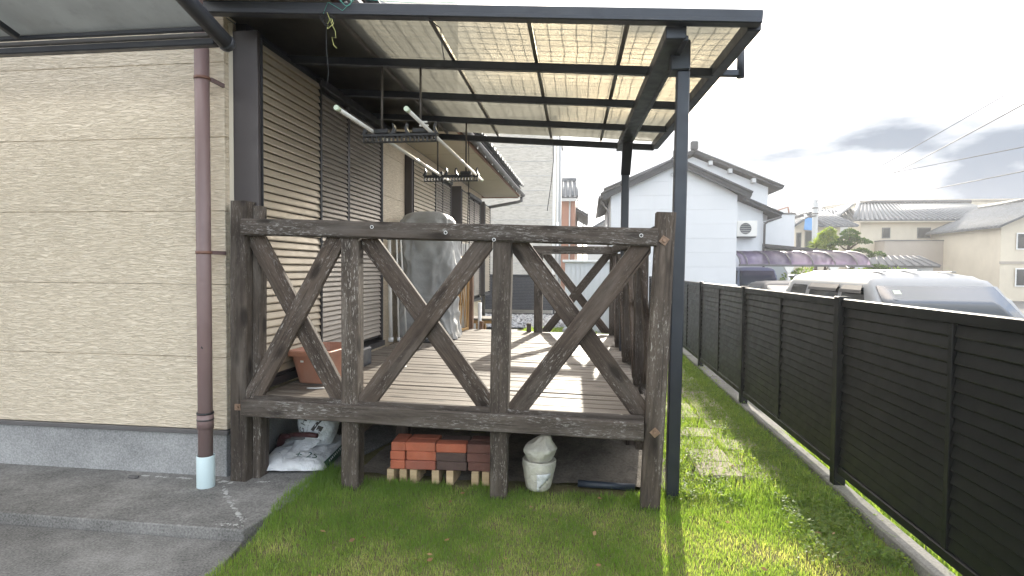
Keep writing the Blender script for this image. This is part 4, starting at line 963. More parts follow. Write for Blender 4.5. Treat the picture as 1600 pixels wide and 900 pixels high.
# the bag's open flap folding down over the flat bag
fl = []
F3 = []; V3 = []
for j in range(15):
    t = j / 14
    for i in range(15):
        u = i / 14 * 2 - 1; w_ = 0.105 * (1 - t * 0.62)
        V3.append((-0.012 + u * w_ + 0.02 * t, -0.085 - 0.205 * t, 0.085 + 0.030 * (1 - t) ** 2 - 0.035 * t + 0.028 * (1 - u * u) * (1 - t * 0.5) + 0.010 * mnoise.noise(Vector((u * 3, t * 4, 1)))))
for j in range(14):
    for i in range(14): a = j * 15 + i; F3.append((a, a + 1, a + 16, a + 15))
bm = bmesh.new(); bm.from_mesh(pyd(V3, F3)); bmesh.ops.solidify(bm, geom=bm.faces[:], thickness=0.003)
link('flap', bm_mesh(bm, True), MT['sack_white'], b2, Matrix.Translation((-1.99, 4.02, 0.030)) @ Matrix.Rotation(R(-6), 4, 'Z'))
# pruning tool with maroon handle resting on the bags
pt = thing('garden_shears', 'dark maroon handled garden shears lying across the white bags', 'shears', (-2.1, 3.88, 0.15))
tube('handle', [(-1.895, 3.845, 0.205), (-1.96, 3.845, 0.209), (-2.05, 3.85, 0.205), (-2.12, 3.87, 0.195)], 0.016, MT['maroon'], pt, 10, [0.016, 0.019, 0.017, 0.013])
tube('handle', [(-2.11, 3.86, 0.190), (-2.19, 3.90, 0.168), (-2.235, 3.95, 0.11), (-2.24, 3.97, 0.05)], 0.016, MT['maroon'], pt, 10, [0.014, 0.026, 0.03, 0.028])
box('blade', -2.20, -2.02, 3.90, 3.905, 0.15, 0.19, MT['gutter'], pt, 0.001)
# bricks
bk_me = {}
for nm in ('brick_orange', 'brick_red', 'brick_dark', 'brick_brown'):
    bm = bmesh.new(); box_bm(bm, 0.198, 0.098, 0.058, bev=0.006); bk_me[nm] = bm_mesh(bm); bk_me[nm].materials.append(MT[nm])
row_n = ['bottom', 'middle', 'top']; cname = {'brick_orange': 'orange', 'brick_red': 'dull red', 'brick_dark': 'dark burnt', 'brick_brown': 'dark red brown'}
colsB = [(-1.228, 'h', ('brick_orange', 'brick_orange', 'brick_orange')), (-1.072, 's', ('brick_red', 'brick_orange', 'brick_orange')), (-0.868, 's', ('brick_dark', 'brick_dark', 'brick_orange')), (-0.665, 's', ('brick_brown', 'brick_brown', 'brick_brown'))]
pos_n = ['leftmost', 'second', 'third', 'rightmost']
ang = math.atan2(0.045, 0.69)
for ci, (cx, mode, mats) in enumerate(colsB):
    for r_ in range(3):
        for back in range(1 if mode == 'h' else 2):
            nm = mats[r_] if not back else (('brick_dark' if ci == 2 else mats[r_]))
            yc = 3.645 + (cx + 1.23) * 0.06 + (0.05 if mode == 'h' else back * 0.101)
            z = 0.088 + 0.029 + r_ * 0.0592
            rot = Matrix.Rotation((R(90) if mode == 'h' else 0) + ang + R(random.uniform(-1.8, 1.8)), 4, 'Z')
            o = share('brick', bk_me[nm], None, (cx + random.uniform(-0.004, 0.004), yc + random.uniform(-0.006, 0.006), z), rot)
            where = 'behind the front row' if back else 'in front'
            tag(o, '%s brick %s, %s layer, %s stack from left' % (cname[nm], where, row_n[r_], pos_n[ci]), 'brick', 'bricks stacked under the deck')
blk = box_me(0.048, 0.20, 0.092, 0.003); blk.materials.append(MT['pale_wood'])
bmb = bmesh.new(); box_bm(bmb, 0.20, 0.048, 0.092, bev=0.003)
ordn = ['first', 'second', 'third', 'fourth', 'fifth', 'sixth', 'seventh', 'eighth']
for k, x in enumerate((-1.262, -1.190, -1.112, -0.975, -0.872, -0.712, -0.640, -0.582)):
    o = share('wooden_block', blk, None, (x, 3.645 + (x + 1.23) * 0.06 + 0.045, 0.042), Matrix.Rotation(R(random.uniform(-4, 4)), 4, 'Z'))
    tag(o, 'short pale wooden block under the stacked bricks, %s from the left' % ordn[k], 'wood block', 'wooden blocks under the bricks')
# bucket shaped sack with a folded bag on top
bs = thing('sand_sack', 'yellowed round sack with a crumpled plastic bag on top beside the bricks', 'sack', (-0.302, 3.63, 0))
prof = [(0.0, 0.0), (0.062, 0.0), (0.078, 0.015), (0.094, 0.08), (0.105, 0.15), (0.107, 0.19), (0.104, 0.195), (0.098, 0.19), (0.0, 0.18)]
V = []; F = []; n = 40; prof2 = []
for a, b in zip(prof[:-1], prof[1:]):
    for k in range(4): prof2.append((a[0] + (b[0] - a[0]) * k / 4, a[1] + (b[1] - a[1]) * k / 4))
prof2.append(prof[-1])
for (r_, z) in prof2:
    for k in range(n):
        th = 2 * math.pi * k / n; f = 1 + 0.035 * mnoise.noise(Vector((math.cos(th) * 2, math.sin(th) * 2, z * 16))) + 0.018 * mnoise.noise(Vector((math.cos(th) * 6, math.sin(th) * 6, z * 40)))
        V.append((r_ * f * math.cos(th), r_ * f * math.sin(th), z))
for i in range(len(prof2) - 1):
    for k in range(n): F.append((i * n + k, i * n + (k + 1) % n, (i + 1) * n + (k + 1) % n, (i + 1) * n + k))
link('sack_body', pyd(V, F, True), MT['sack_old'], bs, Matrix.Translation((-0.302, 3.63, 0.0)) @ Matrix.Rotation(R(2), 4, 'Y'))
Vt, Ft = crumple(0.175, 0.17, 0.155, 8.1, n=36, rows=22, lean=0.045, neck=0.35)
link('plastic_bag', pyd(Vt, Ft, True), MT['sack_old'], bs, Matrix.Translation((-0.30, 3.635, 0.186)))
Vp = []; Fp = []
for j in range(9):
    for i in range(7):
        th = R(-62 + 52 * i / 6); z = 0.012 + 0.115 * j / 8 - 0.03 * (i / 6 - 0.3) * 0; rr_ = 0.0765 + (0.1065 - 0.0765) * min(1, z / 0.13) + 0.004
        if True: Vp.append((rr_ * math.cos(th), rr_ * math.sin(th), z))
for j in range(8):
    for i in range(6):
        if i > j * 0.9: continue
        a = j * 7 + i; Fp.append((a, a + 1, a + 8, a + 7))
bm = bmesh.new(); bm.from_mesh(pyd(Vp, Fp)); bmesh.ops.solidify(bm, geom=bm.faces[:], thickness=0.001); link('white_label', bm_mesh(bm, True), MT['sack_white'], bs, Matrix.Translation((-0.302, 3.63, 0.0)) @ Matrix.Rotation(R(-28), 4, 'Z'))
pp = thing('plastic_pipe', 'blue black plastic pipe lying in the grass under the deck edge', 'pipe', (0.13, 3.70, 0.02))
tube('pipe_body', [(-0.05, 3.70, 0.022), (0.31, 3.685, 0.022)], 0.022, MT['pipe_navy'], pp, 14)
ring_me = lathe_me([(0.0, 0.0), (0.017, 0.0)], 14); link('pipe_bore', ring_me, MT['black_plastic'], pp, Matrix.Translation((-0.051, 3.70, 0.022)) @ Matrix.Rotation(R(-90), 4, 'Y'))
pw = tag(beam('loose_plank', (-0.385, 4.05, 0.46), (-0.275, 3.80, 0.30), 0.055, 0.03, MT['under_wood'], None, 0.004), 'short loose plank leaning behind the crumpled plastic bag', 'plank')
dbx = tag(prism('litter_wrapper', [(-2.985, 3.38), (-2.93, 3.372), (-2.915, 3.392), (-2.925, 3.41), (-2.975, 3.415), (-2.995, 3.40)], 'z', 0.007, 0.021, MT['gutter'], None, 0.004), 'small grey blue wrapper on the concrete by the foundation wall', 'litter')
# ------------------------------------------------------------------ grass, weeds, gravel
def blade_field(name, pts, h, w, label, tint, lean=0.45, cat='grass', mat=None):
    n = len(pts); ang = rng.uniform(0, 2 * np.pi, n); la = rng.uniform(0, 2 * np.pi, n)
    le = np.abs(rng.normal(0, lean, n)) * h; hh = h; ww = w
    dx, dy = np.cos(ang) * ww / 2, np.sin(ang) * ww / 2; lx, ly = np.cos(la) * le, np.sin(la) * le
    x, y, z = pts[:, 0], pts[:, 1], pts[:, 2]
    V = np.empty((n, 6, 3))
    for i, (t, s) in enumerate(((0.0, 1.0), (0.55, 0.85), (1.0, 0.12))):
        q = t * t
        for j, sg in enumerate((-1, 1)):
            V[:, 2 * i + j, 0] = x + lx * q + sg * dx * s; V[:, 2 * i + j, 1] = y + ly * q + sg * dy * s; V[:, 2 * i + j, 2] = z + hh * (t - 0.25 * q * np.minimum(1, le / np.maximum(hh, 1e-4)))
    b = (np.arange(n) * 6)[:, None]
    F = np.concatenate([b + np.array([[0, 1, 3, 2]]), b + np.array([[2, 3, 5, 4]])]).reshape(-1, 4)
    me = big_mesh(V.reshape(-1, 3), F, mat or MT['grass'], np.repeat(tint, 6))
    return tag(link(name, me), label, cat, kind='stuff')
def soil_z(x, y): return -0.012 + soil_h(x, y)
def vnoise(x, y, s, o=0.0): return np.array([mnoise.noise(Vector((a * s + o, b * s, o))) for a, b in zip(x, y)])
def scatter(n, x0, x1, y0, y1): return rng.uniform(x0, x1, n), rng.uniform(y0, y1, n)
def leaf_cloud(cent, leaf, n_per, spread, hgt, flat=0.5):
    m = len(cent); N = m * n_per; c = np.repeat(cent, n_per, 0)
    r = np.sqrt(rng.random(N)) * np.repeat(spread, n_per); a = rng.uniform(0, 2 * np.pi, N)
    p = c + np.stack([r * np.cos(a), r * np.sin(a), np.repeat(hgt, n_per) * rng.random(N) ** 0.8 * (1 - 0.5 * (r / np.repeat(spread, n_per)) ** 2)], 1)
    s = leaf * rng.uniform(0.6, 1.4, N); d = np.stack([np.cos(a), np.sin(a), rng.normal(0.1, flat, N)], 1); d /= np.linalg.norm(d, axis=1)[:, None]
    up = np.stack([rng.normal(0, 0.5, N), rng.normal(0, 0.5, N), np.ones(N)], 1); sd = np.cross(d, up); sd /= np.linalg.norm(sd, axis=1)[:, None]
    V = np.empty((N, 4, 3)); V[:, 0] = p; V[:, 1] = p + d * s[:, None] * 0.5 + sd * s[:, None] * 0.28; V[:, 2] = p + d * s[:, None]; V[:, 3] = p + d * s[:, None] * 0.5 - sd * s[:, None] * 0.28
    F = (np.arange(N) * 4)[:, None] + np.array([[0, 1, 2, 3]])
    return V.reshape(-1, 3), F, N
x, y = scatter(190000, -1.95, 1.53, 1.5, 3.78)
ex = np.array([edge_x(v) for v in np.linspace(1.4, 4, 261)]); exy = np.interp(y, np.linspace(1.4, 4, 261), ex)
patch = vnoise(x, y, 2.2, 3.0); fine = vnoise(x, y, 7.0, 11.0)
under = (y > 3.60 + 0.08 * fine) & (x > -1.66) & (x < 0.42)
keep = (x > exy + 0.03 * fine - 0.02) & ~under & (rng.random(len(x)) < np.clip(0.80 + 0.5 * patch + 0.3 * fine, 0.25, 1))
keep &= ~((y > 2.4) & (x < -1.35) & (rng.random(len(x)) < 0.0))
x, y, patch, fine = x[keep], y[keep], patch[keep], fine[keep]
lush = np.clip(1 - (x + 1.75) / 0.55, 0, 1) * np.clip((y - 2.2) / 0.8, 0, 1) + np.clip((y - 3.30) / 0.25, 0, 1) * 0.55
h = (0.019 + 0.010 * rng.random(len(x)) + 0.012 * np.clip(patch, 0, 1)) * (1 + 0.95 * lush) * rng.uniform(0.6, 1.25, len(x))
dry = np.clip(0.31 - 0.62 * patch - 0.35 * fine + rng.normal(0, 0.22, len(x)) - 0.40 * lush, 0, 1)
z = np.array([soil_z(a, b) for a, b in zip(x, y)])
tall = rng.random(len(x)) < 0.012; h = np.where(tall, h * 2.2, h)
blade_field('lawn_grass', np.stack([x, y, z], 1), h, rng.uniform(0.0018, 0.0034, len(x)), 'short green lawn grass in front of the deck', dry)
# strip beside the deck: thinner grass between pavers, taller weeds
x, y = scatter(70000, 0.50, 1.53, 3.6, 12.5)
patch = vnoise(x, y, 2.0, 21.0); onpav = (np.abs(x - 1.05) < 0.33) & (y > 4.0)
keep = rng.random(len(x)) < np.where(onpav, np.clip(0.50 + 0.75 * patch, 0.1, 1), np.clip(0.75 + 0.6 * patch, 0.2, 1))
x, y, patch = x[keep], y[keep], patch[keep]
z = np.array([max(soil_z(a, b), -0.004) for a, b in zip(x, y)])
blade_field('verge_grass', np.stack([x, y, z], 1), rng.uniform(0.03, 0.085, len(x)), rng.uniform(0.0025, 0.005, len(x)), 'patchy grass among the paving stones beside the fence', np.clip(0.25 + rng.normal(0, 0.22, len(x)), 0, 1), 0.6)
nl = 70; lx_, ly_ = scatter(nl, -1.5, 1.5, 2.0, 5.0); cl_ = np.stack([lx_, ly_, np.full(nl, 0.022)], 1); cl_ = cl_[~((cl_[:, 1] > 3.5) & (cl_[:, 0] < 0.5))]
Vd, Fd, Nd = leaf_cloud(cl_, 0.030, 1, np.full(len(cl_), 0.01), np.full(len(cl_), 0.012), 0.15)
tag(link('fallen_leaves', big_mesh(Vd, Fd, MT['dead_leaf'], np.repeat(rng.random(Nd), 4))), 'few dry brown leaves scattered on the grass', 'leaves', kind='stuff')
x, y = scatter(26000, -1.45, 1.48, 8.05, 13.6); z = np.array([soil_z(a, b) for a, b in zip(x, y)])
blade_field('back_grass', np.stack([x, y, z], 1), rng.uniform(0.04, 0.09, len(x)), rng.uniform(0.006, 0.010, len(x)), 'rough grass behind the deck', np.clip(0.35 + rng.normal(0, 0.25, len(x)), 0, 1), 0.5)
# leafy weeds
def weeds(name, label, n, x0, x1, y0, y1, leaf=0.016, n_per=26, spread=(0.03, 0.09), hgt=(0.03, 0.10), seed=5.0, thr=-0.1):
    x, y = scatter(n, x0, x1, y0, y1); p = vnoise(x, y, 2.4, seed); k = p > thr; x, y, p = x[k], y[k], p[k]; m = len(x)
    cent = np.stack([x, y, np.full(m, 0.0)], 1)
    V, F, N = leaf_cloud(cent, leaf, n_per, rng.uniform(*spread, m), rng.uniform(*hgt, m) * (0.6 + np.clip(p, 0, 1)))
    tt = np.clip(np.repeat(rng.random(m), n_per) * 0.6 + rng.random(N) * 0.4, 0, 1)
    return tag(link(name, big_mesh(V, F, MT['weed'], np.repeat(tt, 4))), label, 'weeds', kind='stuff')
weeds('verge_weeds', 'low leafy weeds along the kerb under the fence', 1500, 1.14, 1.58, 2.9, 12.0, 0.020, 30, seed=5.0, thr=-0.5)
weeds('deck_side_weeds', 'leafy weeds between the deck posts and the paving', 700, 0.52, 0.92, 3.55, 9.5, 0.020, 30, seed=9.0, thr=-0.4)
weeds('paver_weeds', 'small weeds sprouting in the paving joints', 800, 0.78, 1.24, 3.8, 10, 0.014, 20, (0.02, 0.06), (0.02, 0.05), 13.0, -0.12)
weeds('lawn_weeds', 'scattered small weeds in the lawn', 90, -1.5, 1.4, 2.2, 3.5, 0.018, 8, (0.015, 0.03), (0.02, 0.045), 17.0, 0.0)
# long grass behind the kerb, seen under the fence
x, y = scatter(2600, 1.69, 1.90, 1.0, 5.2); zz = np.full(len(x), -0.10)
blade_field('outer_grass', np.stack([x, y, zz], 1), rng.uniform(0.10, 0.26, len(x)), rng.uniform(0.005, 0.011, len(x)), 'long bright grass behind the kerb below the fence', np.clip(0.3 + rng.normal(0, 0.2, len(x)), 0, 1), 0.5)
tag(sheet('verge_strip', 1.667, 2.05, -2, 16, -0.09, MT['kerb'], 2, 2), kind='structure')
tag(sheet('gravel_bed', -5.0, 1.56, 13.5, 18.4, 0.012, MT['asphalt']), kind='structure')
bm = bmesh.new()
N = 2600; x, y = scatter(N, -3.2, 1.5, 13.5, 17.3)
Vs = []; Fs = []; base = np.array([(1, 0, 0), (0, 1, 0), (-1, 0, 0), (0, -1, 0), (0, 0, 0.8), (0, 0, -0.8)]); tri = np.array([(0, 1, 4), (1, 2, 4), (2, 3, 4), (3, 0, 4), (1, 0, 5), (2, 1, 5), (3, 2, 5), (0, 3, 5)])
sz = rng.uniform(0.02, 0.05, N); V = base[None] * sz[:, None, None] * rng.uniform(0.7, 1.3, (N, 6, 3)) + np.stack([x, y, np.full(N, 0.02)], 1)[:, None, :]
F = (np.arange(N) * 6)[:, None, None] + tri[None]
tag(link('gravel', big_mesh(V.reshape(-1, 3), F.reshape(-1, 3), MT['stone'])), 'grey gravel strip in front of the navy louvre screen', 'gravel', kind='stuff')
N = 260; x, y = scatter(N, 0.6, 1.45, 3.9, 9.0); 
# ------------------------------------------------------------------ background buildings
bb = thing('beige_building', 'tall pale beige sided building rising behind the house', 'building', (-2.2, 18, 0))
box('wall', -8, -1.08, 18.2, 23.0, -0.3, 6.1, MT['siding_far'], bb)
for k in range(12): box('siding_joint', -8, -1.079, 18.192, 18.199, 0.2 + k * 0.46, 0.212 + k * 0.46, MT['grey_wall'], bb)
box('corner_trim', -1.14, -1.06, 18.17, 18.191, -0.3, 6.1, MT['white_paint'], bb)
tube('downpipe', [(-1.02, 18.6, 6), (-1.02, 18.6, 0)], 0.045, MT['white_paint'], bb, 8); tube('downpipe', [(-1.02, 20.2, 6), (-1.02, 20.2, 0)], 0.05, MT['grey_wall'], bb, 8)
tube('vent_pipe', [(-1.0, 18.3, 2.9), (-1.0, 18.3, 1.5)], 0.06, MT['white_paint'], bb, 8)
box('window', -1.078, -1.05, 21.0, 22.2, 2.6, 4.2, MT['white_paint'], bb); box('parapet', -8.05, -1.03, 18.15, 23.05, 6.101, 6.2, MT['grey_wall'], bb)
nf = thing('navy_screen', 'navy black louvre screen at the foot of the beige building', 'screen', (-2.1, 17.5, 0))
bm = bmesh.new(); hN = 1.02 / 22
for k in range(22): prism_bm(bm, [(17.5, 0.17 + k * hN), (17.475, 0.175 + k * hN), (17.49, 0.17 + (k + 0.98) * hN), (17.51, 0.17 + (k + 0.98) * hN)], 'x', -4.2, -1.0)
tag(link('louvres', bm_mesh(bm), MT['navy_metal'], nf), kind='stuff')
box('backing', -4.2, -1.0, 17.52, 17.53, 0.16, 1.2, MT['navy_metal'], nf); box('top_rail', -4.2, -1.0, 17.45, 17.54, 1.20, 1.24, MT['navy_metal'], nf)
for xx in (-4.1, -2.6, -1.03): box('screen_post', xx - 0.03, xx + 0.03, 17.46, 17.471, 0.0, 1.199, MT['navy_metal'], nf)
sh = thing('white_shed', 'low white ribbed steel shed beyond the far railing', 'shed', (0.4, 13.3, 0))
box('wall', -0.52, 1.30, 13.02, 14.4, -0.02, 1.56, MT['white_siding'], sh)
rb = box_me(0.03, 0.016, 1.5); rb.materials.append(MT['white_siding'])
for k in range(17): share('wall_rib', rb, sh, (-0.47 + k * 0.105, 13.013, 0.77))
box('roof', -0.58, 1.36, 12.95, 14.5, 1.562, 1.62, MT['white_paint'], sh, 0.01)
for xx in (-0.40, 0.35, 1.2): tag(box('rubble_stone', xx - 0.14, xx + 0.12, 12.5 + 0.1 * xx, 12.72 + 0.1 * xx, -0.02, 0.13, MT['stone'], None, 0.03), 'grey stone lying in the grass before the white shed' + {-0.40: ', leftmost', 0.35: ', middle one', 1.2: ', rightmost'}[xx], 'stone')
def tile_roof(parent, name, A, B, C, D, pitch=0.30, rib=0.05, mat=None):
    """slope A-B (eave) C-D (ridge, above B and A): slab plus rounded tile rows running from ridge to eave"""
    A, B, C, D = map(Vector, (A, B, C, D)); nrm = (B - A).cross(D - A).normalized()
    if nrm.z < 0: nrm = -nrm
    bm = bmesh.new(); q = [bm.verts.new(p) for p in (A, B, C, D)] + [bm.verts.new(p - nrm * 0.10) for p in (A, B, C, D)]
    for f in ((0, 1, 2, 3), (7, 6, 5, 4), (0, 4, 5, 1), (1, 5, 6, 2), (2, 6, 7, 3), (3, 7, 4, 0)): bm.faces.new([q[i] for i in f])
    bmesh.ops.recalc_face_normals(bm, faces=bm.faces[:])
    o = link(name, bm_mesh(bm), mat or MT['tile'], parent)
    n = max(2, int((B - A).length / pitch)); bm = bmesh.new()
    for k in range(n + 1):
        t = k / n; a = A.lerp(B, t); d = D.lerp(C, t)
        if (a - d).length < 0.2: continue
        tube_bm(bm, [a + nrm * 0.005, d + nrm * 0.005], rib, 6)
    tag(link('tile_rows', bm_mesh(bm), mat or MT['tile'], o), kind='stuff'); return o
# orange house
oh = thing('orange_house', 'narrow terracotta walled house with grey tiled roof in the gap', 'house', (-1.0, 26, 0))
box('wall', -2.6, -0.62, 26.0, 30, -0.3, 4.55, MT['orange_wall'], oh)
tile_roof(oh, 'roof', (-2.6, 25.6, 4.6), (-0.52, 25.6, 4.6), (-0.62, 27.6, 5.6), (-2.6, 27.6, 5.6), 0.2, 0.06)
box('ridge', -2.6, -0.60, 27.5, 27.7, 5.56, 5.74, MT['tile'], oh, 0.03); box('eave_board', -2.6, -0.55, 25.62, 25.66, 4.42, 4.55, MT['grey_wall'], oh)
tube('downpipe', [(-0.86, 25.95, 4.5), (-0.86, 25.95, 0)], 0.04, MT['grey_wall'], oh, 6)
ph = thing('pale_eave_house', 'pale house with projecting slanted eave in the gap between buildings', 'house', (-0.5, 29, 0))
box('wall', -2.4, -0.75, 30.5, 33, -0.3, 4.2, MT['grey_wall'], ph)
tile_roof(ph, 'roof', (-0.05, 27.2, 3.95), (-0.05, 33, 3.95), (-1.2, 33, 4.6), (-1.2, 27.2, 4.6), 0.3, 0.05)
ap = thing('antenna_mast', 'thin television antenna mast standing in the bright gap', 'antenna', (-0.6, 31, 4))
tube('mast', [(-0.62, 31, 0.0), (-0.62, 31, 5.6)], 0.03, MT['gutter'], ap, 6)
for k, z in enumerate((5.5, 5.1, 4.7)): tube('element', [(-1.0 + 0.1 * k, 31, z), (-0.3, 31, z)], 0.015, MT['gutter'], ap, 5)
ap2 = thing('antenna_mast', 'shorter antenna mast with slanting arm right of the tall one', 'antenna', (-0.3, 31, 3))
tube('mast', [(-0.31, 31, 0.0), (-0.31, 31, 4.6)], 0.035, MT['gutter'], ap2, 6); tube('element', [(-0.31, 31, 4.2), (0.25, 31, 4.65)], 0.025, MT['gutter'], ap2, 5)
fh = thing('far_gable_house', 'small far house with grey roof left of the white house', 'house', (0.3, 36, 0))
box('wall', -0.1, 3.2, 36, 41, -0.3, 3.6, MT['grey_wall'], fh); tile_roof(fh, 'roof', (-0.35, 35.6, 3.65), (-0.35, 41, 3.65), (1.4, 41, 4.7), (1.4, 35.6, 4.7), 0.35, 0.05)
# white house
wh = thing('white_house', 'white sided gable house with dark roof beyond the fence', 'house', (2.7, 19, 0))
hz = [-0.3 + 0.455 * i for i in range(13)]
pk, el = 4.93, 3.80
def gz(x): return pk - (abs(x - 2.71)) * 0.475
box('wall_core', 0.72, 4.61, 19.03, 26.0, -0.3, 3.7, MT['white_siding'], wh)
for i in range(12):
    z0, z1 = hz[i], hz[i + 1] - 0.0015
    poly = [(0.70, z0), (4.63, z0), (4.63, z1), (0.70, z1)]
    if z0 > 3.5:
        def sect(z): 
            hw = (pk - 0.12 - z) / 0.475; return max(0.70, 2.71 - hw), min(4.63, 2.71 + hw)
        if pk - 0.12 - z0 < 0.05: continue
        a0, b0 = sect(z0); zt = min(z1, pk - 0.14); a1, b1 = sect(zt); poly = [(a0, z0), (b0, z0), (b1, zt), (a1, zt)]
    prism('siding_panel', poly, 'y', 19.0, 19.028, MT['white_siding'], wh, 0.004)
for i in range(9): box('siding_panel', 0.698, 0.719, 19.03, 26.0, hz[i], hz[i + 1] - 0.0015, MT['white_siding'], wh)
tile_roof(wh, 'roof', (0.38, 18.75, gz(0.38)), (0.38, 26.3, gz(0.38)), (2.71, 26.3, pk), (2.71, 18.75, pk), 0.3, 0.045, MT['tile_dark'])
tile_roof(wh, 'roof', (5.02, 18.75, gz(5.02)), (5.02, 26.3, gz(5.02)), (2.71, 26.3, pk), (2.71, 18.75, pk), 0.3, 0.045, MT['tile_dark'])
for s in (-1, 1): beam('barge_board', (2.71, 18.80, pk - 0.13), (2.71 + s * 2.28, 18.80, gz(2.71 + s * 2.28) - 0.13), 0.04, 0.15, MT['tile_dark'], wh, 0.01)
tube('ridge', [(2.71, 18.72, pk + 0.06), (2.71, 26.3, pk + 0.06)], 0.10, MT['tile_dark'], wh, 8)
box('ridge_ornament', 2.60, 2.82, 18.68, 18.80, pk - 0.02, pk + 0.26, MT['tile_dark'], wh, 0.03); 
tube('gutter', [(0.34, 18.75, gz(0.38) - 0.10), (0.34, 26, gz(0.38) - 0.10)], 0.05, MT['gutter'], wh, 8); tube('downpipe', [(0.40, 18.95, 3.6), (0.62, 18.97, 3.3), (0.64, 18.97, 0)], 0.035, MT['gutter'], wh, 6)
wn = box('window', 0.66, 0.697, 20.4, 21.6, 1.9, 3.1, MT['frame_black'], wh); box('pane', 0.650, 0.659, 20.46, 21.54, 1.96, 3.04, MT['pane'], wn)
me = lathe_me([(0.0, 0.0), (0.07, 0.0), (0.07, 0.02)], 10); link('vent', me, MT['grey_wall'], wh, Matrix.Translation((2.63, 18.985, 4.45)) @ Matrix.Rotation(R(90), 4, 'X'))
# taller rear body
pk2 = 6.16
def gz2(x): return pk2 - abs(x - 4.1) * 0.43
prism('rear_wall', [(1.0, -0.3), (7.0, -0.3), (7.0, gz2(7.0) - 0.2), (4.1, pk2 - 0.2), (1.0, gz2(1.0) - 0.2)], 'y', 24.0 + 2.05, 32, MT['white_siding'], wh)
prism('rear_gable', [(4.64, 3.4), (7.0, 3.4), (7.0, gz2(7.0) - 0.2), (4.1, pk2 - 0.2), (1.2, gz2(1.2) - 0.2), (2.71, 4.9)], 'y', 24.0, 26.04, MT['white_siding'], wh)
tile_roof(wh, 'rear_roof', (0.6, 23.7, gz2(0.6)), (0.6, 32.3, gz2(0.6)), (4.1, 32.3, pk2), (4.1, 23.7, pk2), 0.3, 0.05, MT['tile_dark'])
tile_roof(wh, 'rear_roof', (7.5, 23.7, gz2(7.5)), (7.5, 32.3, gz2(7.5)), (4.1, 32.3, pk2), (4.1, 23.7, pk2), 0.3, 0.05, MT['tile_dark'])
box('rear_ornament', 3.95, 4.25, 23.6, 23.8, pk2, pk2 + 0.36, MT['tile_dark'], wh, 0.05)
for xx in (4.75, 5.5, 6.4): box('purlin_end', xx - 0.07, xx + 0.07, 23.72, 23.99, gz2(xx) - 0.30, gz2(xx) - 0.13, MT['grey_wall'], wh)
# annex
box('annex_wall', 5.0, 6.66, 23.4, 24.0, -0.3, 3.60, MT['white_siding'], wh)
tile_roof(wh, 'annex_roof', (7.26, 23.0, 3.58), (7.26, 25.5, 3.58), (5.2, 25.5, 4.50), (5.2, 23.0, 4.50), 0.3, 0.045, MT['tile_dark'])
prism('annex_gable', [(5.2, 3.601), (6.66, 3.601), (6.66, 3.70), (5.2, 4.34)], 'y', 23.4, 23.99, MT['white_siding'], wh)
tube('annex_gutter', [(7.22, 23.0, 3.46), (6.78, 23.2, 3.30), (6.70, 23.3, 3.2), (6.70, 23.35, -0.2)], 0.045, MT['gutter'], wh, 8)
ac = thing('air_conditioner', 'ivory outdoor air conditioner unit on the white annex wall', 'air conditioner', (6.0, 23.2, 2.6))
box('casing', 5.62, 6.36, 23.04, 23.34, 2.72, 3.32, MT['ac_white'], ac, 0.015)
me = lathe_me([(0.0, 0.0), (0.20, 0.0), (0.215, 0.01)], 20); gr = link('fan_grille', me, MT['dark_grille'], ac, Matrix.Translation((5.93, 23.03, 3.02)) @ Matrix.Rotation(R(90), 4, 'X'))
box('wall_bracket', 5.66, 6.32, 23.06, 23.398, 2.675, 2.717, MT['gutter'], ac)
for k in range(5): box('grille_bar', 5.74, 6.12, 23.016, 23.024, 2.86 + k * 0.08, 2.867 + k * 0.08, MT['ac_white'], gr)
# white block house
wb = thing('white_block_house', 'plain white box house between the annex and the utility pole', 'house', (8.2, 27, 0))
box('wall', 7.0, 9.03, 27.0, 33, -0.3, 3.92, MT['white_siding'], wb)
box('parapet', 6.97, 9.06, 26.97, 33.03, 3.921, 3.99, MT['gutter'], wb); 
beam('lean_roof', (7.3, 26.3, 2.50), (10.2, 26.3, 2.22), 1.3, 0.14, MT['frame_brown'], wb, 0.01)
box('rooftop_unit', 7.75, 8.05, 28.0, 28.3, 3.991, 4.45, MT['tile'], wb)
for (a, b) in (((8.0, 27.5, 4.0), (8.9, 27.5, 4.3)), ((8.9, 27.5, 4.3), (8.95, 27.5, 4.0))): tube('roof_rail', [a, b], 0.03, MT['fascia'], wb, 6)
tube('wall_hook', [(7.7, 26.96, 3.55), (8.15, 26.95, 3.68)], 0.025, MT['gutter'], wb, 6)
# grey building and long building, far
gb_ = thing('grey_building', 'flat roofed grey building farthest behind the utility pole', 'building', (20, 60, 0))
prism('wall', [(17.6, -0.3), (22.6, -0.3), (22.6, 8.1), (18.6, 8.1), (17.6, 7.3)], 'y', 60, 70, MT['grey_wall'], gb_)
for k in range(3): box('window', 19.0 + k * 1.2, 19.7 + k * 1.2, 59.96, 59.999, 5.2, 6.1, MT['pane'], gb_)
lb = thing('long_building', 'long low roofed beige building behind the tiled houses', 'building', (31, 70, 0))
prism('wall', [(25.8, -0.3), (60, -0.3), (60, 9.3), (31.5, 9.25), (25.8, 8.5)], 'y', 70, 80, MT['beige_wall'], lb); prism('roof', [(25.5, 8.55), (31.5, 9.32), (60.5, 9.36), (60.5, 9.55), (31.4, 9.5), (25.5, 8.7)], 'y', 69.6, 80.4, MT['taupe_wall'], lb)
tag(prism('blue_tarpaulin', [(13.55, 4.05), (14.1, 4.0), (14.2, 4.75), (13.6, 4.85)], 'y', 38.8, 38.83, MT['blue_sheet'], None, 0.01), 'blue sheet hanging at the gable of the tiled house', 'sheet')
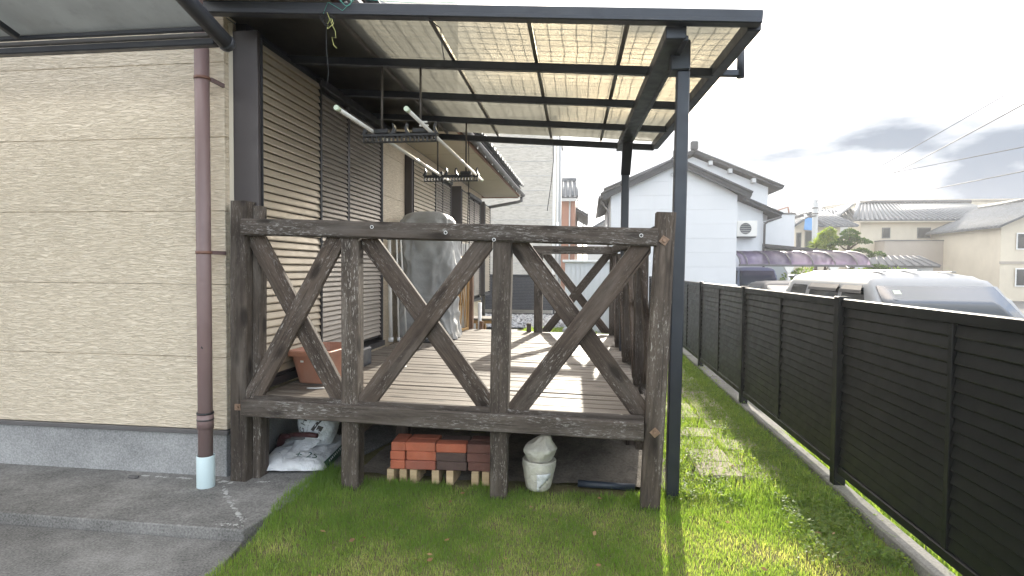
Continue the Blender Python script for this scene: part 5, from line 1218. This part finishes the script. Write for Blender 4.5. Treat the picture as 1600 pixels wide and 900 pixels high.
# tiled house by the pole
t1 = thing('tiled_house', 'small beige house with grey tiled gable behind the utility pole', 'house', (14.8, 40, 0))
box('wall', 13.42, 16.2, 40, 46, -0.3, 4.35, MT['beige_wall'], t1)
prism('gable', [(13.42, 4.351), (15.0, 4.351), (14.2, 4.95)], 'y', 40, 45.9, MT['beige_wall'], t1)
tile_roof(t1, 'roof', (13.15, 39.5, 4.35), (13.15, 46, 4.35), (14.15, 46, 5.06), (14.15, 39.5, 5.06), 0.4, 0.06)
tile_roof(t1, 'roof', (14.75, 39.4, 4.35), (17.0, 39.4, 4.35), (16.3, 43, 5.6), (14.15, 43, 5.6), 0.3, 0.08)
tile_roof(t1, 'roof', (15.1, 39.5, 4.38), (15.1, 46, 4.38), (14.15, 46, 5.06), (14.15, 39.5, 5.06), 0.4, 0.06)
tube('ridge', [(14.15, 39.3, 5.12), (14.15, 46, 5.12)], 0.13, MT['tile_dark'], t1, 8)
for (a, b, z0, z1) in ((13.50, 13.80, 2.9, 3.95), (14.02, 14.55, 2.85, 4.05)):
    w_ = box('window', a, b, 39.95, 39.998, z0, z1, MT['gutter'], t1); box('pane', a + 0.05, b - 0.05, 39.94, 39.949, z0 + 0.06, z1 - 0.06, MT['pane'], w_)
box('window_hood', 13.95, 14.65, 39.5, 39.99, 4.12, 4.18, MT['tile_dark'], t1)
# larger beige house at the right
t2 = thing('beige_tiled_house', 'large beige house with grey hipped tile roof at the right edge', 'house', (22, 45, 0))
box('wall', 19.6, 30.0, 45.0, 53, -0.3, 5.15, MT['beige_wall'], t2); box('wall', 18.4, 19.59, 46.4, 53, -0.3, 5.15, MT['beige_wall'], t2)
box('belt_wall', 20.6, 30.0, 43.6, 44.998, -0.3, 3.58, MT['taupe_wall'], t2); box('belt_coping', 20.55, 30.05, 43.55, 44.99, 3.581, 3.66, MT['gutter'], t2)
tile_roof(t2, 'roof', (18.9, 44.3, 5.15), (30.5, 44.3, 5.15), (28.5, 48.6, 6.75), (21.0, 48.6, 6.75), 0.34, 0.085)
tile_roof(t2, 'roof', (17.9, 53, 5.15), (17.9, 45.6, 5.15), (20.6, 48.6, 6.75), (20.6, 53, 6.75), 0.34, 0.085)
tile_roof(t2, 'roof', (17.0, 46.6, 5.0), (20.8, 46.6, 5.0), (20.8, 49, 6.35), (18.1, 49, 6.35), 0.34, 0.085)
tube('ridge', [(18.9, 44.3, 5.22), (21.0, 48.6, 6.85)], 0.14, MT['tile'], t2, 8); tube('ridge', [(21.0, 48.6, 6.85), (29, 48.6, 6.85)], 0.16, MT['tile_dark'], t2, 8)
box('eave_board', 19.2, 30.2, 44.4, 44.5, 4.98, 5.09, MT['soffit'], t2)
for (a, b) in ((21.05, 21.6), (23.4, 24.3), (26.2, 27.2)):
    w_ = box('window', a, b, 44.95, 44.998, 3.85, 4.62, MT['gutter'], t2); box('pane', a + 0.06, b - 0.06, 44.93, 44.949, 3.92, 4.55, MT['pane'], w_)
w_ = box('window', 21.3, 22.3, 43.56, 43.598, 1.9, 2.5, MT['gutter'], t2); box('pane', 21.36, 22.24, 43.545, 43.559, 1.96, 2.44, MT['pane'], w_)
box('white_bay', 18.75, 19.25, 46.2, 46.398, 3.9, 4.9, MT['white_siding'], t2)
sm = thing('small_gabled_shed', 'small grey roofed shed below the beige house at the right edge', 'shed', (16, 33, 0))
box('wall', 14.6, 18.0, 33, 35, -0.3, 1.75, MT['grey_wall'], sm); tile_roof(sm, 'roof', (14.4, 32.7, 1.75), (18.2, 32.7, 1.75), (17.8, 34, 2.3), (15.0, 34, 2.3), 0.4, 0.04, MT['tile_dark'])
t3 = thing('corner_tiled_house', 'two storey cream house with dark tiled gable at the far right', 'house', (27, 38, 0))
box('wall', 24.4, 31.0, 38.0, 45, -0.3, 4.3, MT['beige_wall'], t3); prism('gable', [(24.4, 4.301), (31.0, 4.301), (27.7, 5.9)], 'y', 38.0, 44.9, MT['beige_wall'], t3)
for s_ in (-1, 1): tile_roof(t3, 'roof', (27.7 + s_ * 3.8, 37.4, 4.15), (27.7 + s_ * 3.8, 45.4, 4.15), (27.7, 45.4, 6.0), (27.7, 37.4, 6.0), 0.34, 0.08)
tube('ridge', [(27.7, 37.3, 6.08), (27.7, 45.4, 6.08)], 0.15, MT['tile_dark'], t3, 8); box('storey_band', 24.35, 31.05, 37.95, 37.998, 1.95, 2.1, MT['taupe_wall'], t3)
for (xa, xb, za, zb) in ((25.2, 26.3, 2.8, 3.8), (28.6, 30.2, 2.7, 3.8), (25.2, 26.6, 0.6, 1.7), (28.4, 30.4, 0.2, 1.75)):
    w_ = box('window', xa, xb, 37.93, 37.949, za, zb, MT['white_paint'], t3); box('pane', xa + 0.07, (xa + xb) / 2 - 0.02, 37.915, 37.929, za + 0.07, zb - 0.07, MT['pane'], w_); box('pane', (xa + xb) / 2 + 0.02, xb - 0.07, 37.915, 37.929, za + 0.07, zb - 0.07, MT['pane'], w_)
# utility pole and wires
up = thing('utility_pole', 'grey concrete utility pole in front of the small tiled house', 'utility pole', (13.95, 38, -0.27))
tube('pole', [(13.95, 38, -0.27), (13.89, 38, 5.87)], 0.2, MT['pole_concrete'], up, 12, [0.21, 0.15])
for z in (5.3, 4.95): tube('band', [(13.90, 38, z), (13.90, 38, z + 0.07)], 0.185, MT['gutter'], up, 12)
tube('arm', [(13.9, 37.8, 4.85), (13.45, 37.8, 4.78), (13.1, 37.8, 4.60)], 0.045, MT['gutter'], up, 6); box('insulator', 13.2, 13.34, 37.74, 37.86, 4.74, 4.92, MT['white_paint'], up, 0.02)
def wire(a, b, sag, r, lab):
    A, B = Vector(a), Vector(b); B = A + (B - A) * 1.6
    o = tag(tube('power_line', [A.lerp(B, t) - Vector((0, 0, sag * 4 * t * (1 - t))) for t in np.linspace(0, 1, 14)], r, MT['wire_black'], None, 5), lab, 'wire', 'wires crossing the sky'); return o
wire((13.9, 38, 5.7), (15.682, 30.0, 7.612), 0.05, 0.016, 'overhead wire rising from the pole top towards the upper right')
wire((15.776, 55.0, 8.225), (15.151, 30.0, 6.407), 0.1, 0.016, 'uppermost long overhead wire running past the white house')
wire((22.577, 55.0, 7.994), (15.979, 30.0, 7.061), 0.1, 0.022, 'thick overhead wire above the tiled roof')
wire((20.989, 55.0, 7.095), (16.306, 30.0, 5.48), 0.1, 0.02, 'lowest overhead wire just above the tiled roof')
# carport with purple sheets
ca = thing('purple_carport', 'arched carport with faded purple translucent panels over parked cars', 'carport', (7.1, 20.3, 0))
CX = [5.05, 5.28, 5.98, 6.67, 7.36, 8.05, 8.73, 9.15]
def arch(t): return (20.2 + 1.0 * (1 - math.cos(t * math.pi * 0.5)) + 0.9 * t * t, 1.60 + 0.53 * math.sin(t * math.pi / 2))
ts = np.linspace(0, 1, 12)
for a, b in zip(CX[:-1], CX[1:]):
    V = []; F = []
    for t in ts:
        yy, zz = arch(t); V += [(a + 0.02, yy, zz), (b - 0.02, yy, zz)]
    for i in range(11): F.append((2 * i, 2 * i + 1, 2 * i + 3, 2 * i + 2))
    bm = bmesh.new(); bm.from_mesh(pyd(V, F)); bmesh.ops.solidify(bm, geom=bm.faces[:], thickness=0.004); link('arched_panel', bm_mesh(bm, True), MT['poly_purple'], ca)
for a in CX: tube('rib', [(a, arch(t)[0] - 0.015, arch(t)[1] - 0.005) for t in ts], 0.022, MT['gutter'], ca, 6)
box('front_gutter', 5.0, 9.2, 20.13, 20.20, 1.56, 1.63, MT['gutter'], ca, 0.01); tube('rear_beam', [(5.0, 22.12, 2.08), (9.2, 22.12, 2.08)], 0.05, MT['gutter'], ca, 6)
for xx in (6.60, 8.0):
    box('post', xx - 0.045, xx + 0.045, 20.15, 20.24, -0.27, 1.555, MT['ac_white'], ca, 0.008); prism('post_head', [(xx - 0.05, 1.35), (xx + 0.05, 1.35), (xx + 0.16, 1.555), (xx - 0.16, 1.555)], 'y', 20.14, 20.25, MT['ac_white'], ca)
# ------------------------------------------------------------------ cars
def car(name, label, cat, X, Y, W, z0, paint, belt, ze, crown, yb0, yt0, yt1, yb1, hood, panes, glass_f='windshield', nose=0.9, tail=0.25, visor=False):
    """front towards -Y. side at X, body centre X+W/2; yb0/yt0 base and top of windshield, yt1/yb1 top and base of backlight (local y)"""
    t = thing(name, label, cat, (X + W / 2, Y, z0)); M0 = Matrix.Translation((X + W / 2, Y, z0)); hw = W / 2
    # lower body
    prof = [(-nose + yb0, 0.28), (-nose + yb0 - 0.03, 0.55), (-nose + yb0 + 0.06, hood - 0.06), (yb0 - 0.1, hood + 0.04), (yb0 + 0.05, belt), (yb1, belt + 0.02), (yb1 + tail, belt - 0.10), (yb1 + tail + 0.04, 0.5), (yb1 + tail, 0.28)]
    bm = bmesh.new(); prism_bm(bm, prof, 'x', -hw, hw); bmesh.ops.bevel(bm, geom=bm.edges[:], offset=0.05, segments=3, affect='EDGES', profile=0.6)
    link('body', bm_mesh(bm, True), paint, t, M0)
    # greenhouse
    half = [(hw - 0.03, belt - 0.02), (hw - 0.055, belt + (ze - belt) * 0.35), (hw - 0.095, belt + (ze - belt) * 0.75), (hw - 0.125, ze - 0.01), (hw - 0.16, ze + crown * 0.33), (hw - 0.23, ze + crown * 0.62), (hw * 0.55, ze + crown * 0.86), (hw * 0.28, ze + crown * 0.97), (0, ze + crown)]
    sec = [(-x_, z_) for x_, z_ in half] + [(x_, z_) for x_, z_ in reversed(half[:-1])]
    ys = np.concatenate([np.linspace(yb0, yt0 + 0.25, 22), np.linspace(yt0 + 0.3, yt1 - 0.25, 8), np.linspace(yt1 - 0.2, yb1, 14)])
    zt = ze + crown
    def zl(y_):
        f = (y_ - yb0) / (yt0 - yb0) * (ze - belt) + belt; g = (yb1 - y_) / (yb1 - yt1) * (ze - belt) + belt
        l = min(f, g); return l if l < ze else ze + crown * (1 - math.exp(-(l - ze) / (crown * 1.1)))
    V = []; F = []
    for y_ in ys:
        for x_, z_ in sec: V.append((x_, y_, min(z_, max(zl(y_), belt - 0.02))))
    n = len(sec)
    for i in range(len(ys) - 1):
        for k in range(n - 1): a = i * n + k; F.append((a, a + 1, a + n + 1, a + n))
    F.append(tuple(range(n))); F.append(tuple((len(ys) - 1) * n + k for k in range(n))[::-1])
    bm = bmesh.new(); bm.from_mesh(pyd(V, F, True)); bmesh.ops.remove_doubles(bm, verts=bm.verts[:], dist=0.002); bmesh.ops.recalc_face_normals(bm, faces=bm.faces[:]); link('roof', bm_mesh(bm, True), paint, t, M0)
    # side glass: follows the side's lean
    def sx_(z_): 
        f = (z_ - belt) / (ze - belt); return hw - 0.03 - 0.025 * min(1, f / 0.35) - 0.04 * max(0, min(1, (f - 0.35) / 0.4)) - 0.03 * max(0, (f - 0.75) / 0.25)
    zb_, zt_ = belt + 0.03, ze - 0.045
    for s in (-1, 1):
        for q, (ya, yb, yc, yd) in enumerate(panes):          # bottom front, bottom rear, top rear, top front
            zmid = (zb_ + zt_) / 2
            V = []
            for (z_, y1, y2) in ((zb_, ya, yb), (zmid, (ya + yd) / 2, (yb + yc) / 2), (zt_, yd, yc)):
                V += [(s * (sx_(z_) + 0.003), y1, z_), (s * (sx_(z_) + 0.003), y2, z_)]
            bm = bmesh.new(); bm.from_mesh(pyd(V, [(0, 1, 3, 2), (2, 3, 5, 4)])); bmesh.ops.solidify(bm, geom=bm.faces[:], thickness=0.006 * s)
            w = link('side_window', bm_mesh(bm), MT['car_glass'], t, M0)
            if visor and q < 2:
                f0, f1 = 0.87, 1.06
                def yy(f, e): return (ya + (yd - ya) * f if e == 0 else yb + (yc - yb) * f)
                V = []
                for f, off in ((f0, 0.03), (0.95, 0.026), (f1, 0.008)):
                    z_ = zb_ + (zt_ - zb_) * f; V += [(s * (sx_(min(z_, ze)) + off), yy(f, 0), z_), (s * (sx_(min(z_, ze)) + off), yy(f, 1), z_)]
                bm = bmesh.new(); bm.from_mesh(pyd(V, [(0, 1, 3, 2), (2, 3, 5, 4)])); bmesh.ops.solidify(bm, geom=bm.faces[:], thickness=0.004); link('window_visor', bm_mesh(bm), MT['visor'], w, M0)
    # windshield and backlight
    for (nm, a, b, sg, gm) in (('windshield', yb0, yt0, -1, glass_f), ('rear_window', yb1, yt1, 1, 'car_glass')):
        V = []
        for f, wf in ((0.06, 0.10), (0.5, 0.13), (0.97, 0.17)):
            y_ = a + (b - a) * f; z_ = belt + (ze - belt) * f
            for u in np.linspace(-1, 1, 9): V.append((u * (hw - wf), y_ + sg * 0.014 - 0.0, z_ + 0.004 + 0.0 * u))
        F = [(i * 9 + k, i * 9 + k + 1, i * 9 + k + 10, i * 9 + k + 9) for i in range(2) for k in range(8)]
        bm = bmesh.new(); bm.from_mesh(pyd(V, F)); bmesh.ops.solidify(bm, geom=bm.faces[:], thickness=0.004); o = link(nm, bm_mesh(bm, True), MT[gm], t, M0)
        if nm == 'windshield' and visor:
            y_ = a + (b - a) * 0.84; z_ = belt + (ze - belt) * 0.84; th = math.atan2(ze - belt, abs(b - a))
            link('sticker', box_me(0.07, 0.06, 0.001), MT['cap_green'], o, M0 @ Matrix.Translation((-hw + 0.33, y_ - 0.028, z_ + 0.008)) @ Matrix.Rotation(th, 4, 'X'))
    # wheels, lamps
    prof_t = [(0.17, -0.085), (0.255, -0.085), (0.28, -0.06), (0.28, 0.06), (0.255, 0.085), (0.17, 0.085)]
    for s in (-1, 1):
        for yw in (yb0 - nose + 0.62, yb1 + tail - 0.55):
            Mw = M0 @ Matrix.Translation((s * (hw - 0.07), yw, 0.28)) @ Matrix.Rotation(R(90), 4, 'Y')
            w = link('wheel', lathe_me(prof_t, 20), MT['tyre'], t, Mw); link('rim', lathe_me([(0.0, -0.05 * 1), (0.06, -0.08), (0.16, -0.06), (0.172, -0.08), (0.172, 0.08), (0.16, 0.06), (0.06, 0.08), (0.0, 0.05)], 16), MT['rim'], w, Mw)
        link('headlight', box_me(0.24, 0.06, 0.14, 0.02), MT['windshield'], t, M0 @ Matrix.Translation((s * (hw - 0.20), yb0 - nose - 0.005, hood - 0.20)))
        link('door_mirror', box_me(0.13, 0.07, 0.12, 0.03), paint, t, M0 @ Matrix.Translation((s * (hw + 0.07), yb0 + 0.28, belt + 0.07)))
    return t, M0
G0 = -0.268
wg, Mg = car('parked_wagon', 'white boxy wagon with smoked window visors parked behind the fence', 'car', 2.86, 6.1, 1.475, G0, MT['car_white'], 1.02, 1.535, 0.155, -0.15, 0.50, 2.95, 3.35, 1.0,
    [(0.32, 1.12, 1.12, 0.62), (1.22, 2.12, 2.10, 1.22), (2.24, 2.95, 2.78, 2.24)], visor=True)
link('roof_spoiler', box_me(1.15, 0.24, 0.05, 0.02), MT['car_white'], wg, Mg @ Matrix.Translation((0, 3.06, 1.60)))
tube('antenna', [Mg @ Vector((0.1, 2.62, 1.68)), Mg @ Vector((0.1, 2.80, 1.75))], 0.008, MT['black_plastic'], wg, 6)
for s in (-0.35, 0.0, 0.35): link('roof_rib', box_me(0.05, 2.0, 0.012, 0.005), MT['car_white'], wg, Mg @ Matrix.Translation((s, 1.75, 1.535 + 0.155 * (0.985 if abs(s) < 0.1 else 0.90))))
car('parked_sedan', 'dark brown grey sedan parked beyond the white wagon', 'car', 3.78, 12.9, 1.70, G0, MT['car_dark'], 0.98, 1.36, 0.10, 0.0, 0.62, 1.85, 2.65, 0.92, [(0.38, 1.05, 1.05, 0.75), (1.13, 1.95, 1.82, 1.13)], nose=1.15, tail=0.55)
car('parked_van', 'silver blue van parked under the purple carport', 'van', 5.12, 20.85, 1.48, G0, MT['car_blue'], 1.05, 1.70, 0.12, 0.0, 0.35, 2.3, 2.4, 1.0, [(0.25, 1.0, 1.0, 0.38), (1.1, 1.7, 1.7, 1.1), (1.8, 2.25, 2.2, 1.8)], nose=0.55, tail=0.15)
tag(box('parking_block', 3.4, 4.2, 17.0, 17.25, -0.27, 1.02, MT['white_siding'], None, 0.02), 'low white wall end beside the dark sedan', 'wall')

# ------------------------------------------------------------------ trees in the car park garden
def needle_pad(c, rx, ry, rz, n, size):
    u = rng.normal(0, 1, (n, 3)); u /= np.linalg.norm(u, axis=1)[:, None]; u[:, 2] = np.abs(u[:, 2]) * 1.0 - 0.25
    r = rng.uniform(0.72, 1.05, n)[:, None]; p = np.array(c) + u * r * np.array([rx, ry, rz])
    p += 0.10 * np.array([[mnoise.noise(Vector(q) * 3.1 + Vector((k * 7.0, 0, 0))) for k in range(3)] for q in p])
    d = u + rng.normal(0, 0.5, (n, 3)); d /= np.linalg.norm(d, axis=1)[:, None]; sd = np.cross(d, rng.normal(0, 1, (n, 3))); sd /= np.linalg.norm(sd, axis=1)[:, None]
    s = size * rng.uniform(0.6, 1.4, n)[:, None]
    V = np.stack([p, p + d * s * 0.5 + sd * s * 0.2, p + d * s, p + d * s * 0.5 - sd * s * 0.2], 1)
    return V
def foliage(name, Vs, mat, parent):
    V = np.concatenate(Vs); N = len(V); F = (np.arange(N) * 4)[:, None] + np.array([[0, 1, 2, 3]])
    return link(name, big_mesh(V.reshape(-1, 3), F, mat, np.repeat(rng.random(N), 4)), None, parent)
pn = thing('pine_tree', 'cloud pruned dark green garden pine with flat foliage pads', 'tree', (11.75, 28, -0.27))
tube('trunk', [(11.75, 28, -0.27), (11.65, 28, 0.8), (11.9, 28, 1.6), (11.7, 28, 2.4), (11.78, 28, 3.1)], 0.1, MT['bark'], pn, 8, [0.16, 0.13, 0.10, 0.07, 0.03])
pads = [((11.76, 28, 3.16), 0.36, 0.35, 0.17), ((12.10, 27.9, 2.74), 0.52, 0.45, 0.17), ((11.25, 27.8, 2.62), 0.48, 0.4, 0.17), ((11.62, 27.7, 2.92), 0.40, 0.35, 0.12), ((12.92, 28, 2.16), 0.34, 0.35, 0.15), ((12.3, 28.2, 2.32), 0.4, 0.35, 0.15), ((11.3, 28.2, 2.1), 0.45, 0.4, 0.15), ((12.75, 27.7, 1.55), 0.45, 0.4, 0.18), ((11.9, 27.6, 1.75), 0.4, 0.4, 0.16), ((11.95, 28.1, 2.93), 0.22, 0.2, 0.11)]
for (c, a, b, h_) in pads[:9]: tube('branch', [(11.75, 28, c[2] - 0.3), ((11.75 + c[0]) / 2, 28, c[2] - 0.16), (c[0], c[1], c[2] - 0.03)], 0.03, MT['bark'], pn, 5, [0.045, 0.035, 0.015])
foliage('crown', [needle_pad(c, a, b, h_, int(2600 * a), 0.085) for (c, a, b, h_) in pads], MT['pine'], pn)
sb = thing('broadleaf_shrub', 'light green leafy shrub behind the purple carport', 'shrub', (11.0, 28.6, -0.27))
tube('stem', [(11.0, 28.6, -0.27), (10.95, 28.6, 1.5), (11.0, 28.6, 2.7)], 0.06, MT['bark'], sb, 6, [0.08, 0.06, 0.03])
for k in range(5): tube('branch', [(10.97, 28.6, 1.4 + 0.25 * k), (10.97 + 0.4 * math.cos(k * 2.1), 28.6 + 0.35 * math.sin(k * 2.1), 2.2 + 0.2 * k)], 0.02, MT['bark'], sb, 5)
foliage('crown', [needle_pad((10.95 + dx, 28.6 + dy, z_), a, a, b, 700, 0.13) for (dx, dy, z_, a, b) in ((0.02, 0, 3.05, 0.34, 0.30), (-0.16, -0.15, 2.65, 0.40, 0.35), (0.28, -0.1, 2.75, 0.35, 0.30), (-0.05, -0.2, 2.3, 0.45, 0.3), (0.2, 0.1, 3.25, 0.2, 0.16))], MT['shrub'], sb)
yc = thing('spiky_yucca', 'spiky leaved yucca beside the utility pole', 'plant', (10.45, 28.3, -0.27))
tube('trunk', [(10.45, 28.3, -0.27), (10.42, 28.3, 2.5)], 0.07, MT['bark'], yc, 7)
V = []
for k in range(110):
    a = rng.uniform(0, 2 * np.pi); e = rng.uniform(-0.5, 1.35); L_ = rng.uniform(0.35, 0.55); d = np.array([math.cos(a) * math.cos(e), math.sin(a) * math.cos(e), math.sin(e)]); sd = np.array([-math.sin(a), math.cos(a), 0]); p = np.array([10.42, 28.3, 2.55 + rng.uniform(-0.1, 0.15)])
    V.append([p, p + d * L_ * 0.4 + sd * 0.028, p + d * L_ + np.array([0, 0, -0.05]), p + d * L_ * 0.4 - sd * 0.028])
foliage('crown', [np.array(V)], MT['shrub'], yc)
hg = thing('garden_hedge', 'low mixed hedge under the pine behind the parked cars', 'hedge', (10.5, 26, -0.27))
foliage('crown', [needle_pad((8.6 + 0.55 * k, 26 + 0.2 * math.sin(k), 0.9 + 0.25 * math.sin(k * 1.7)), 0.5, 0.45, 0.55, 420, 0.12) for k in range(12)], MT['weed'], hg)
tube('stem', [(10.5, 26, -0.27), (10.5, 26, 0.9)], 0.05, MT['bark'], hg, 6)
# the lot the houses stand on behind our fence is open asphalt; a far treeless skyline closes it
print('objects', len(bpy.data.objects))

# ------------------------------------------------------------------ thin haze volume added to stand in for lens glare
hb = bpy.data.materials.new('glare haze'); hb.use_nodes = True; hn = hb.node_tree.nodes; hn.remove(hn['Principled BSDF'])
pv_ = hn.new('ShaderNodeVolumePrincipled'); pv_.inputs['Color'].default_value = (0.97, 0.98, 1.0, 1); pv_.inputs['Density'].default_value = 0.0014; pv_.inputs['Anisotropy'].default_value = 0.45
hb.node_tree.links.new(pv_.outputs[0], hn['Material Output'].inputs['Volume'])
tag(box('haze', -62, 62, -8, 82, -1.4, 11.5, hb), 'thin haze added to imitate veiling lens glare', 'haze', kind='stuff')
